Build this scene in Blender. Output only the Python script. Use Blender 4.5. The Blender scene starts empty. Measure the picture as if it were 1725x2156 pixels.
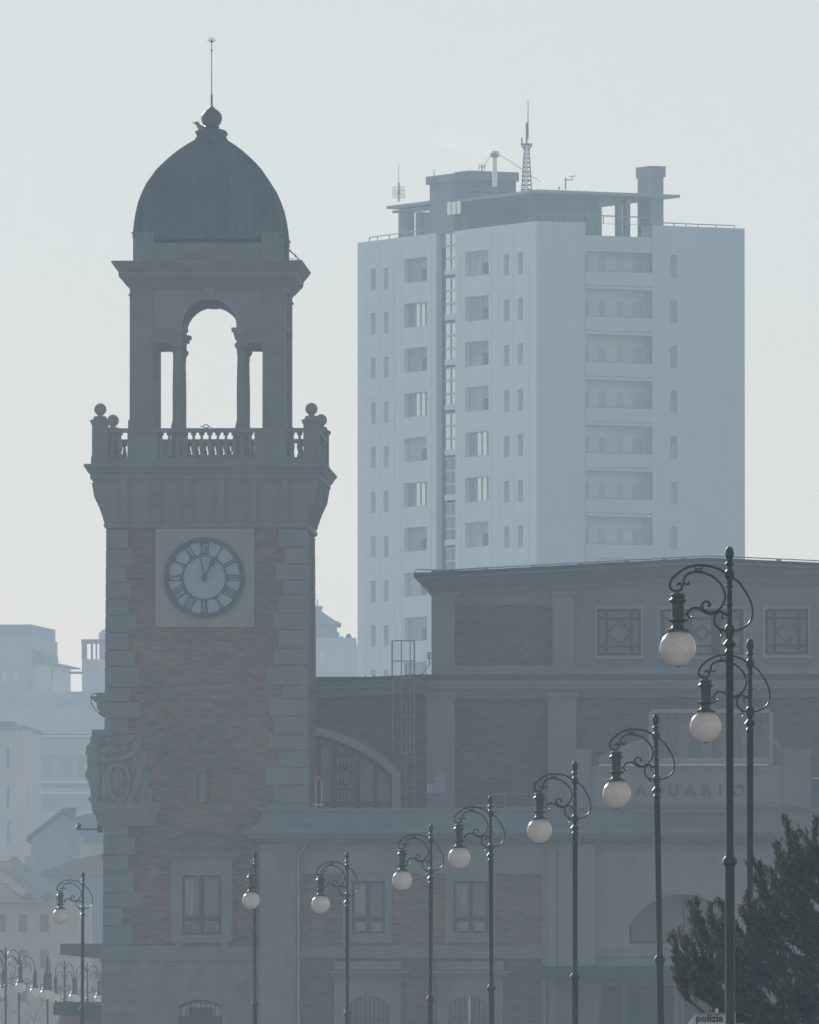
import bpy, bmesh, math, random
from mathutils import Matrix, Vector
R = math.radians
random.seed(7)
S = bpy.context.scene
COL = S.collection

# ------------------------------------------------------------------ camera
FPX = 29500.0                      # focal length in px of the 1725 px wide picture
CZ = 1.7
PITCH = math.atan(1372.0 / FPX)
cd = bpy.data.cameras.new('camera'); cam = bpy.data.objects.new('camera', cd); COL.objects.link(cam)
cam.location = (0, 0, CZ)
cam.rotation_euler = (R(90) + PITCH, 0, 0)
cd.sensor_fit = 'HORIZONTAL'; cd.sensor_width = 36; cd.lens = 36 * FPX / 1725.0
cd.clip_start = 1; cd.clip_end = 20000
S.camera = cam
S.render.resolution_x = 819; S.render.resolution_y = 1024

# ------------------------------------------------------------------ light
SUN_EL, SUN_AZ = 21.0, 27.0        # azimuth in degrees to the left of the view
w = bpy.data.worlds.new('World'); S.world = w; w.use_nodes = True
nt = w.node_tree; bg = nt.nodes['Background']
sky = nt.nodes.new('ShaderNodeTexSky'); sky.sky_type = 'NISHITA'; sky.sun_disc = False
sky.sun_elevation = R(SUN_EL); sky.sun_rotation = R(-SUN_AZ)
sky.air_density = 1.0; sky.dust_density = 4.0; sky.ozone_density = 2.0
tint = nt.nodes.new('ShaderNodeMix'); tint.data_type = 'RGBA'; tint.blend_type = 'MULTIPLY'; tint.inputs[0].default_value = 1
tint.inputs[7].default_value = (.93, .97, 1.10, 1); nt.links.new(sky.outputs[0], tint.inputs[6])
veil = nt.nodes.new('ShaderNodeMix'); veil.data_type = 'RGBA'; veil.inputs[0].default_value = .25   # even high haze over the clear sky
veil.inputs[7].default_value = (10.2, 9.8, 9.0, 1); nt.links.new(tint.outputs[2], veil.inputs[6])
tcw = nt.nodes.new('ShaderNodeTexCoord'); sxyz = nt.nodes.new('ShaderNodeSeparateXYZ'); mr = nt.nodes.new('ShaderNodeMapRange')   # the veil is thicker towards the horizon
nt.links.new(tcw.outputs['Generated'], sxyz.inputs[0]); nt.links.new(sxyz.outputs[2], mr.inputs[0])
mr.inputs[1].default_value = 0.11; mr.inputs[2].default_value = .4; mr.inputs[3].default_value = .85; mr.inputs[4].default_value = .25
nt.links.new(mr.outputs[0], veil.inputs[0])
mc = nt.nodes.new('ShaderNodeMapRange'); nt.links.new(sxyz.outputs[2], mc.inputs[0]); mc.inputs[1].default_value = 0.0; mc.inputs[2].default_value = .11
vc = nt.nodes.new('ShaderNodeMix'); vc.data_type = 'RGBA'; nt.links.new(mc.outputs[0], vc.inputs[0])
vc.inputs[6].default_value = (14.6, 12.7, 9.6, 1); vc.inputs[7].default_value = (8.0, 8.3, 8.3, 1); nt.links.new(vc.outputs[2], veil.inputs[7])
nt.links.new(veil.outputs[2], bg.inputs[0]); bg.inputs[1].default_value = 0.076
ld = bpy.data.lights.new('sun', 'SUN'); ld.energy = 5.0; ld.angle = R(0.5); ld.color = (1, .93, .82)
sun = bpy.data.objects.new('sun', ld); COL.objects.link(sun)
tosun = Vector((-math.sin(R(SUN_AZ)) * math.cos(R(SUN_EL)), math.cos(R(SUN_AZ)) * math.cos(R(SUN_EL)), math.sin(R(SUN_EL))))
sun.rotation_euler = tosun.to_track_quat('Z', 'Y').to_euler(); sun.location = tosun * 300 + Vector((0, 400, 0))
S.view_settings.view_transform = 'Standard'; S.view_settings.look = 'None'
S.view_settings.exposure = 0.0; S.view_settings.gamma = 1
S.cycles.max_bounces = 8; S.cycles.volume_bounces = 1
S.cycles.transparent_max_bounces = 16

# ------------------------------------------------------------------ haze
HAZE_D, HAZE_COL, HAZE_G = 0.00040, (.60, .80, 1.0), 0.2
def haze():
    m = bpy.data.materials.new('haze_air'); m.use_nodes = True; t = m.node_tree; t.nodes.clear()
    o = t.nodes.new('ShaderNodeOutputMaterial'); v = t.nodes.new('ShaderNodeVolumePrincipled')
    v.inputs['Color'].default_value = (*HAZE_COL, 1); v.inputs['Density'].default_value = HAZE_D
    v.inputs['Anisotropy'].default_value = HAZE_G
    t.links.new(v.outputs[0], o.inputs['Volume'])
    b = MB(); b.box((-420, -60, -1), (420, 1700, 140))
    ob = b.build('haze', m); ob['kind'] = 'stuff'; ob['label'] = 'pale blue winter haze filling the air over the harbour'
    ob['category'] = 'haze'

# ------------------------------------------------------------------ materials
MATS = {}
def mat(name, col, rough=.8, var=.12, scale=1.5, metal=0, spec=.3, streak=1.0, coat=0, bump=0):
    if name in MATS: return MATS[name]
    m = bpy.data.materials.new(name); m.use_nodes = True; t = m.node_tree; N = t.nodes; L = t.links
    p = N['Principled BSDF']; p.inputs['Roughness'].default_value = rough; p.inputs['Metallic'].default_value = metal
    p.inputs['Specular IOR Level'].default_value = spec; p.inputs['Coat Weight'].default_value = coat
    if var:
        tc = N.new('ShaderNodeTexCoord'); mp = N.new('ShaderNodeMapping'); mp.inputs['Scale'].default_value = (1, 1, 1 / streak)
        n = N.new('ShaderNodeTexNoise'); n.inputs['Scale'].default_value = scale; n.inputs['Detail'].default_value = 6; n.inputs['Roughness'].default_value = .6
        L.new(tc.outputs['Object'], mp.inputs[0]); L.new(mp.outputs[0], n.inputs['Vector'])
        r = N.new('ShaderNodeMapRange'); r.inputs[1].default_value = .3; r.inputs[2].default_value = .7
        r.inputs[3].default_value = 1 - var; r.inputs[4].default_value = 1 + var
        L.new(n.outputs[0], r.inputs[0])
        mx = N.new('ShaderNodeMix'); mx.data_type = 'RGBA'; mx.blend_type = 'MULTIPLY'; mx.inputs[0].default_value = 1
        mx.inputs[6].default_value = (*col, 1); L.new(r.outputs[0], mx.inputs[7]); L.new(mx.outputs[2], p.inputs['Base Color'])
        if bump:
            b = N.new('ShaderNodeBump'); b.inputs['Strength'].default_value = bump; b.inputs['Distance'].default_value = .05
            L.new(n.outputs[0], b.inputs['Height']); L.new(b.outputs[0], p.inputs['Normal'])
    else: p.inputs['Base Color'].default_value = (*col, 1)
    MATS[name] = m; return m

def brick(name, c1, c2, mortar, bw=.27, bh=.075, ms=.012):
    if name in MATS: return MATS[name]
    m = bpy.data.materials.new(name); m.use_nodes = True; t = m.node_tree; N = t.nodes; L = t.links
    p = N['Principled BSDF']; p.inputs['Roughness'].default_value = .9; p.inputs['Specular IOR Level'].default_value = .2
    tc = N.new('ShaderNodeTexCoord'); s = N.new('ShaderNodeSeparateXYZ'); a = N.new('ShaderNodeMath'); a.operation = 'ADD'
    c = N.new('ShaderNodeCombineXYZ'); L.new(tc.outputs['Object'], s.inputs[0])
    L.new(s.outputs[0], a.inputs[0]); L.new(s.outputs[1], a.inputs[1]); L.new(a.outputs[0], c.inputs[0]); L.new(s.outputs[2], c.inputs[1])
    b = N.new('ShaderNodeTexBrick'); L.new(c.outputs[0], b.inputs['Vector'])
    b.inputs['Scale'].default_value = 1; b.inputs['Brick Width'].default_value = bw; b.inputs['Row Height'].default_value = bh
    b.inputs['Mortar Size'].default_value = ms; b.inputs['Bias'].default_value = 0
    b.inputs['Color1'].default_value = (*c1, 1); b.inputs['Color2'].default_value = (*c2, 1); b.inputs['Mortar'].default_value = (*mortar, 1)
    # long uneven streaks of darker and paler courses
    mp = N.new('ShaderNodeMapping'); mp.inputs['Scale'].default_value = (1.6, 6, 1); L.new(c.outputs[0], mp.inputs[0])
    n = N.new('ShaderNodeTexNoise'); n.inputs['Scale'].default_value = 1.2; n.inputs['Detail'].default_value = 5; L.new(mp.outputs[0], n.inputs['Vector'])
    n2 = N.new('ShaderNodeTexNoise'); n2.inputs['Scale'].default_value = .35; n2.inputs['Detail'].default_value = 4; L.new(c.outputs[0], n2.inputs['Vector'])
    ad = N.new('ShaderNodeMath'); ad.operation = 'ADD'; L.new(n.outputs[0], ad.inputs[0]); L.new(n2.outputs[0], ad.inputs[1])
    r = N.new('ShaderNodeMapRange'); r.inputs[1].default_value = .65; r.inputs[2].default_value = 1.35; r.inputs[3].default_value = .6; r.inputs[4].default_value = 1.38
    L.new(ad.outputs[0], r.inputs[0])
    mx = N.new('ShaderNodeMix'); mx.data_type = 'RGBA'; mx.blend_type = 'MULTIPLY'; mx.inputs[0].default_value = 1
    L.new(b.outputs['Color'], mx.inputs[6]); L.new(r.outputs[0], mx.inputs[7]); L.new(mx.outputs[2], p.inputs['Base Color'])
    MATS[name] = m; return m

STONE = mat('pale_stone', (.215, .225, .225), .85, .2, 1.1, streak=1.6, bump=.2)
STONE2 = mat('grey_limestone', (.195, .21, .213), .85, .16, 1.3, bump=.2)
BASEST = mat('warm_grey_limestone', (.215, .205, .198), .85, .2, 1.2, bump=.2)
PLASTER = mat('warm_grey_render', (.25, .23, .22), .9, .12, .7, streak=2.5)
PLASTER2 = mat('pale_render', (.26, .265, .26), .9, .14, .8, streak=2.5)
BRICK = brick('tower_brick', (.29, .17, .115), (.14, .095, .08), (.18, .14, .12), .27, .09, .014)
BRICK2 = brick('hall_brick', (.19, .115, .085), (.115, .08, .065), (.155, .12, .10), .27, .09, .014)
COPPER = mat('dark_lead_roof', (.075, .09, .105), .45, .22, 1.2, metal=.3, streak=6)
ROOF = mat('dark_roof_sheet', (.06, .07, .08), .6, .2, 2)
IRON = mat('dark_green_iron', (.012, .020, .020), .42, .3, 20, spec=.4)
IRON2 = mat('green_patina_iron', (.018, .038, .033), .45, .35, 14, spec=.45)
METAL = mat('galvanised_steel', (.28, .3, .31), .5, .1, 10, metal=.5)
DARK = mat('dark_window_wood', (.035, .05, .052), .6, .2, 6)
WHITE = mat('white_paint', (.86, .86, .84), .6, .06, 3)
DIALW = mat('milky_dial_glass', (.40, .46, .52), .4, .05, 1)
CLOCKD = mat('clock_iron', (.055, .07, .075), .6, .15, 5)
CURT = mat('cream_curtain', (.34, .32, .25), .9, .25, 6, streak=8)
BLIND = mat('closed_blind', (.30, .31, .32), .8, .1, 3)
def glassm(name, col, rough=.08, spec=.8):
    return mat(name, col, rough, 0, spec=spec)
GLASS = glassm('dark_window_glass', (.03, .04, .045), .12)
GLASSW = mat('clear_reflecting_glass', (.5, .55, .56), .04, 0, metal=.9)
GLASSB = mat('amber_leaded_glass', (.21, .20, .165), .3, .2, 4)
HR_A = mat('cladding_lit_tone', (.70, .80, .82), .7, .05, .5, streak=7)  # brighter cladding copy, light on the left face painted in
HR_B = mat('cladding_shade_tone', (.53, .63, .66), .75, .05, .5, streak=7)  # darker cladding copy, shade on the right face painted in
HR_D = mat('concrete', (.25, .265, .28), .85, .15, .5)
PINK = mat('pink_render', (.42, .34, .32), .9, .08, .3)
CREAM = mat('cream_render', (.55, .49, .38), .9, .1, .3)
OCHRE = mat('ochre_render', (.52, .47, .38), .9, .18, .4)
PALESH = mat('hazed_shutter', (.46, .51, .53), .8, .15, 1)  # shutter tone paled to put the distant haze into it
PALEB = mat('hazed_pale_render', (.52, .53, .52), .9, .08, .2)  # far render paled so part of the haze sits in its colour
GREEN = mat('dark_green_paint', (.03, .07, .06), .6, .15, 2)
GREYP = mat('grey_panel', (.13, .15, .16), .7, .1, 2)
BARK = mat('bark', (.10, .085, .07), .95, .3, 6)
RED = mat('red_paint', (.6, .06, .04), .6, .05, 3)
ORANGE = mat('orange_card', (.6, .3, .1), .7, .05, 3)
BLACKT = mat('black_lettering', (.03, .03, .035), .7, 0)
LETTER = mat('bronze_lettering', (.125, .12, .12), .7, .1, 5)

def tiles():
    m = bpy.data.materials.new('terracotta_tiles'); m.use_nodes = True; t = m.node_tree; N = t.nodes; L = t.links
    p = N['Principled BSDF']; p.inputs['Roughness'].default_value = .85
    tc = N.new('ShaderNodeTexCoord'); b = N.new('ShaderNodeTexBrick'); L.new(tc.outputs['Object'], b.inputs['Vector'])
    b.inputs['Scale'].default_value = 1; b.inputs['Brick Width'].default_value = .28; b.inputs['Row Height'].default_value = .4
    b.inputs['Mortar Size'].default_value = .05; b.inputs['Color1'].default_value = (.40, .30, .25, 1); b.inputs['Color2'].default_value = (.33, .25, .21, 1)  # tile colours faded to carry some of the distance haze
    b.inputs['Mortar'].default_value = (.2, .16, .15, 1); L.new(b.outputs[0], p.inputs['Base Color'])
    return m
TILES = tiles()

def globe_mat():
    m = bpy.data.materials.new('netted_opal_glass'); m.use_nodes = True; t = m.node_tree; N = t.nodes; L = t.links
    N.clear(); o = N.new('ShaderNodeOutputMaterial')
    tc = N.new('ShaderNodeTexCoord'); sp = N.new('ShaderNodeSeparateXYZ'); L.new(tc.outputs['Object'], sp.inputs[0])
    def math_(op, a, b=None, clamp=False):
        n = N.new('ShaderNodeMath'); n.operation = op; n.use_clamp = clamp
        for i, x in enumerate((a, b)):
            if x is None: continue
            if isinstance(x, (int, float)): n.inputs[i].default_value = x
            else: L.new(x, n.inputs[i])
        return n.outputs[0]
    ang = math_('ARCTAN2', sp.outputs[1], sp.outputs[0]); lat = math_('ARCSINE', math_('DIVIDE', sp.outputs[2], .2275, ), None)
    k = 12 / (2 * math.pi)
    u = math_('MULTIPLY', ang, k); v = math_('MULTIPLY', lat, 2.4)
    def line(x):
        f = math_('FRACT', x); d = math_('ABSOLUTE', math_('SUBTRACT', f, .5)); return math_('GREATER_THAN', d, .47)
    g = math_('MAXIMUM', line(math_('ADD', u, v)), line(math_('SUBTRACT', u, v)))
    n = N.new('ShaderNodeTexNoise'); n.inputs['Scale'].default_value = 6; L.new(tc.outputs['Object'], n.inputs['Vector'])
    r = N.new('ShaderNodeMapRange'); r.inputs[3].default_value = .82; r.inputs[4].default_value = 1.08; L.new(n.outputs[0], r.inputs[0])
    c = N.new('ShaderNodeMix'); c.data_type = 'RGBA'; L.new(math_('MULTIPLY', g, .28), c.inputs[0])
    c.inputs[6].default_value = (.93, .91, .89, 1); c.inputs[7].default_value = (.30, .27, .26, 1)
    mu = N.new('ShaderNodeMix'); mu.data_type = 'RGBA'; mu.blend_type = 'MULTIPLY'; mu.inputs[0].default_value = 1
    L.new(c.outputs[2], mu.inputs[6]); L.new(r.outputs[0], mu.inputs[7])
    tr = N.new('ShaderNodeBsdfTranslucent'); df = N.new('ShaderNodeBsdfDiffuse'); gl = N.new('ShaderNodeBsdfGlossy'); gl.inputs['Roughness'].default_value = .2
    L.new(mu.outputs[2], tr.inputs[0]); L.new(mu.outputs[2], df.inputs[0])
    m1 = N.new('ShaderNodeMixShader'); m1.inputs[0].default_value = .72; L.new(df.outputs[0], m1.inputs[1]); L.new(tr.outputs[0], m1.inputs[2])
    fr = N.new('ShaderNodeFresnel'); fr.inputs[0].default_value = 1.7
    m2 = N.new('ShaderNodeMixShader'); L.new(fr.outputs[0], m2.inputs[0]); L.new(m1.outputs[0], m2.inputs[1]); L.new(gl.outputs[0], m2.inputs[2])
    L.new(m2.outputs[0], o.inputs[0]); return m
GLOBE = globe_mat()

def needle_mat():
    m = bpy.data.materials.new('pine_needles'); m.use_nodes = True; t = m.node_tree; N = t.nodes; L = t.links
    p = N['Principled BSDF']; p.inputs['Roughness'].default_value = .6; p.inputs['Specular IOR Level'].default_value = .3
    tc = N.new('ShaderNodeTexCoord'); n = N.new('ShaderNodeTexNoise'); n.inputs['Scale'].default_value = 2.2; n.inputs['Detail'].default_value = 3
    L.new(tc.outputs['Object'], n.inputs['Vector']); cr = N.new('ShaderNodeValToRGB'); L.new(n.outputs[0], cr.inputs[0])
    e = cr.color_ramp.elements; e[0].position = .35; e[0].color = (.026, .038, .014, 1); e[1].position = .65; e[1].color = (.085, .085, .034, 1)
    n3 = N.new('ShaderNodeTexNoise'); n3.inputs['Scale'].default_value = 16; n3.inputs['Detail'].default_value = 2; L.new(tc.outputs['Object'], n3.inputs['Vector'])
    th = N.new('ShaderNodeMapRange'); th.inputs[1].default_value = .60; th.inputs[2].default_value = .72; L.new(n3.outputs[0], th.inputs[0])
    sm = N.new('ShaderNodeMix'); sm.data_type = 'RGBA'; L.new(th.outputs[0], sm.inputs[0]); L.new(cr.outputs[0], sm.inputs[6]); sm.inputs[7].default_value = (.34, .27, .15, 1)  # straw flecks paint light highlights among the needles
    L.new(sm.outputs[2], p.inputs['Base Color'])
    tl = N.new('ShaderNodeBsdfTranslucent'); L.new(sm.outputs[2], tl.inputs[0]); mx = N.new('ShaderNodeMixShader'); mx.inputs[0].default_value = .4
    L.new(p.outputs[0], mx.inputs[1]); L.new(tl.outputs[0], mx.inputs[2]); L.new(mx.outputs[0], N['Material Output'].inputs['Surface'])
    return m
NEEDLE = needle_mat()

# ------------------------------------------------------------------ mesh builder
class MB:
    def __init__(s, M=None): s.v = []; s.f = []; s.M = M or Matrix.Identity(4); s.smooth = []
    def add(s, vs, fs, sm=False):
        o = len(s.v); s.v += [tuple(s.M @ Vector(p)) for p in vs]
        s.f += [tuple(i + o for i in f) for f in fs]; s.smooth += [sm] * len(fs)
    def box(s, a, b):
        x0, y0, z0 = (min(a[i], b[i]) for i in range(3)); x1, y1, z1 = (max(a[i], b[i]) for i in range(3))
        s.add([(x0,y0,z0),(x1,y0,z0),(x1,y1,z0),(x0,y1,z0),(x0,y0,z1),(x1,y0,z1),(x1,y1,z1),(x0,y1,z1)],
              [(0,3,2,1),(4,5,6,7),(0,1,5,4),(1,2,6,5),(2,3,7,6),(3,0,4,7)])
    def prism(s, pts, y0, y1):                   # polygon in x,z extruded along y
        n = len(pts)
        s.add([(p[0], y0, p[1]) for p in pts] + [(p[0], y1, p[1]) for p in pts],
              [tuple(range(n)), tuple(range(2*n-1, n-1, -1))] + [(i, i+n, (i+1) % n + n, (i+1) % n) for i in range(n)])
    def slab(s, pts, z0, z1):                    # polygon in x,y extruded along z
        n = len(pts)
        s.add([(p[0], p[1], z0) for p in pts] + [(p[0], p[1], z1) for p in pts],
              [tuple(range(n-1, -1, -1)), tuple(range(n, 2*n))] + [(i, (i+1) % n, (i+1) % n + n, i+n) for i in range(n)])
    def ring(s, cx, cz, r0, r1, a0, a1, y0, y1, n=16):
        for i in range(n):
            t0 = a0 + (a1-a0)*i/n; t1 = a0 + (a1-a0)*(i+1)/n
            c0, s0, c1, s1 = math.cos(t0), math.sin(t0), math.cos(t1), math.sin(t1)
            s.prism([(cx+r0*c0, cz+r0*s0), (cx+r1*c0, cz+r1*s0), (cx+r1*c1, cz+r1*s1), (cx+r0*c1, cz+r0*s1)], y0, y1)
    def lathe(s, prof, c=(0,0,0), n=20, sm=True):    # prof = [(r,z)...]
        vs = []; fs = []
        for r, z in prof:
            for k in range(n): vs.append((c[0]+r*math.cos(2*math.pi*k/n), c[1]+r*math.sin(2*math.pi*k/n), c[2]+z))
        for i in range(len(prof)-1):
            for k in range(n): fs.append((i*n+k, i*n+(k+1) % n, (i+1)*n+(k+1) % n, (i+1)*n+k))
        fs.append(tuple(range(n-1, -1, -1))); fs.append(tuple(range((len(prof)-1)*n, len(prof)*n)))
        s.add(vs, fs, sm)
    def sqlathe(s, prof, c=(0,0), seg=1):        # square plan profile [(halfwidth,z)...]
        vs = []; fs = []
        for r, z in prof: vs += [(c[0]-r,c[1]-r,z),(c[0]+r,c[1]-r,z),(c[0]+r,c[1]+r,z),(c[0]-r,c[1]+r,z)]
        for i in range(len(prof)-1):
            for k in range(4): fs.append((i*4+k, i*4+(k+1) % 4, (i+1)*4+(k+1) % 4, (i+1)*4+k))
        n = len(prof); fs.append((3,2,1,0)); fs.append((4*n-4,4*n-3,4*n-2,4*n-1))
        s.add(vs, fs)
    def tube(s, pts, r, n=6, r2=None, sm=True):
        pts = [Vector(p) for p in pts]; m = len(pts); vs = []; fs = []
        prev = None
        for i, p in enumerate(pts):
            t = (pts[min(i+1, m-1)] - pts[max(i-1, 0)]).normalized()
            if prev is None:
                a = Vector((0,0,1)) if abs(t.z) < .9 else Vector((1,0,0)); u = t.cross(a).normalized()
            else: u = (prev - t * prev.dot(t)).normalized()
            prev = u; v = t.cross(u)
            rr = r if r2 is None else r + (r2-r)*i/(m-1)
            if isinstance(r, (list, tuple)): rr = r[i]
            for k in range(n):
                an = 2*math.pi*k/n; vs.append(tuple(p + u*(rr*math.cos(an)) + v*(rr*math.sin(an))))
        for i in range(m-1):
            for k in range(n): fs.append((i*n+k, i*n+(k+1) % n, (i+1)*n+(k+1) % n, (i+1)*n+k))
        fs.append(tuple(range(n-1, -1, -1))); fs.append(tuple(range((m-1)*n, m*n)))
        s.add(vs, fs, sm)
    def ball(s, c, r, n=20, m=12, sz=1):
        s.lathe([(max(r*math.sin(math.pi*i/m), 1e-4), -r*sz*math.cos(math.pi*i/m)) for i in range(m+1)], c, n)
    def wall(s, x0, x1, z0, z1, y, holes, dep):  # wall sheet facing -y with rectangular holes and reveals
        xs = sorted({x0, x1, *[min(max(h[0], x0), x1) for h in holes], *[min(max(h[1], x0), x1) for h in holes]})
        zs = sorted({z0, z1, *[min(max(h[2], z0), z1) for h in holes], *[min(max(h[3], z0), z1) for h in holes]})
        for i in range(len(xs)-1):
            for j in range(len(zs)-1):
                mx, mz = (xs[i]+xs[i+1])/2, (zs[j]+zs[j+1])/2
                if any(h[0] < mx < h[1] and h[2] < mz < h[3] for h in holes): continue
                s.add([(xs[i],y,zs[j]),(xs[i+1],y,zs[j]),(xs[i+1],y,zs[j+1]),(xs[i],y,zs[j+1])], [(0,1,2,3)])
        for a, b, c, d in holes:
            s.add([(a,y,c),(b,y,c),(b,y,d),(a,y,d),(a,y+dep,c),(b,y+dep,c),(b,y+dep,d),(a,y+dep,d)],
                  [(0,4,5,1),(1,5,6,2),(2,6,7,3),(3,7,4,0)])
    def build(s, name, m, parent=None, frame=None):
        me = bpy.data.meshes.new(name); me.from_pydata(s.v, [], s.f); me.update()
        me.polygons.foreach_set('use_smooth', s.smooth)
        bm = bmesh.new(); bm.from_mesh(me); bmesh.ops.recalc_face_normals(bm, faces=bm.faces); bm.to_mesh(me); bm.free()
        if any(s.smooth):
            try: me.set_sharp_from_angle(angle=R(40))
            except Exception: pass
        me.materials.append(m)
        o = bpy.data.objects.new(name, me); COL.objects.link(o)
        if parent is not None:
            o.parent = parent
            if frame is not None and parent.name in ROOTM: o.matrix_local = ROOTM[parent.name].inverted() @ frame.M
        elif frame is not None: o.matrix_world = frame.M
        return o
ROOTM = {}
def tag(o, label, cat, group=None, kind=None):
    o['label'] = label; o['category'] = cat
    if group: o['group'] = group
    if kind: o['kind'] = kind
    return o
def thing(name, label, cat, M, group=None):
    e = bpy.data.objects.new(name, None); COL.objects.link(e); e.matrix_world = M; ROOTM[e.name] = M
    e.empty_display_size = .3
    return tag(e, label, cat, group)
def copy_tree(o, M):
    def rec(a, par):
        c = a.copy(); COL.objects.link(c)
        if par is not None: c.parent = par
        for ch in a.children: rec(ch, c)
        return c
    r = rec(o, None); r.matrix_world = M; ROOTM[r.name] = M; return r

CAM = Vector((0, 0, CZ)); cp, sp_ = math.cos(PITCH), math.sin(PITCH)
def ray(u, v): return Vector(((u-862.5)/FPX, cp - sp_*(1078-v)/FPX, sp_ + cp*(1078-v)/FPX))
def P(u, v, Y): d = ray(u, v); return CAM + d * (Y/d.y)
class Frame:
    def __init__(s, u, Y, rot):
        p = P(u, 2450, Y); s.O = Vector((p.x, p.y, 0)); a = R(rot)
        s.ex = Vector((math.cos(a), -math.sin(a), 0)); s.ey = Vector((math.sin(a), math.cos(a), 0))
        s.M = Matrix.Translation(s.O) @ Matrix.Rotation(-a, 4, 'Z'); s.m = Y/FPX; s.Y = Y
    def pt(s, u, v, d=0):
        r = ray(u, v); t = ((s.O - CAM).dot(s.ey) + d) / r.dot(s.ey); p = CAM + r*t
        q = p - s.O; return Vector((q.dot(s.ex), d, p.z))
    def loc(s, p): q = p - s.O; return Vector((q.dot(s.ex), q.dot(s.ey), p.z))
    def X(s, u, v=1500, d=0): return s.pt(u, v, d).x
    def Z(s, v, u=862, d=0): return s.pt(u, v, d).z
    def box(s, b, u0, u1, v0, v1, d0, d1):      # image rectangle on the plane d0, running back to d1
        um, vm = (u0+u1)/2, (v0+v1)/2
        b.box((s.X(u0, vm, d0), d0, s.Z(v1, um, d0)), (s.X(u1, vm, d0), d1, s.Z(v0, um, d0)))

# ------------------------------------------------------------------ ground
b = MB(); b.box((-400, -50, -.5), (400, 1680, 0)); o = b.build('ground', mat('paving', (.16, .16, .155), .9, .2, .2)); o['kind'] = 'structure'
b = MB(); b.box((-400, 150, .004), (400, 430, .012)); o = b.build('road', mat('asphalt', (.05, .05, .052), .9, .2, .5)); o['kind'] = 'structure'

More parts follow.
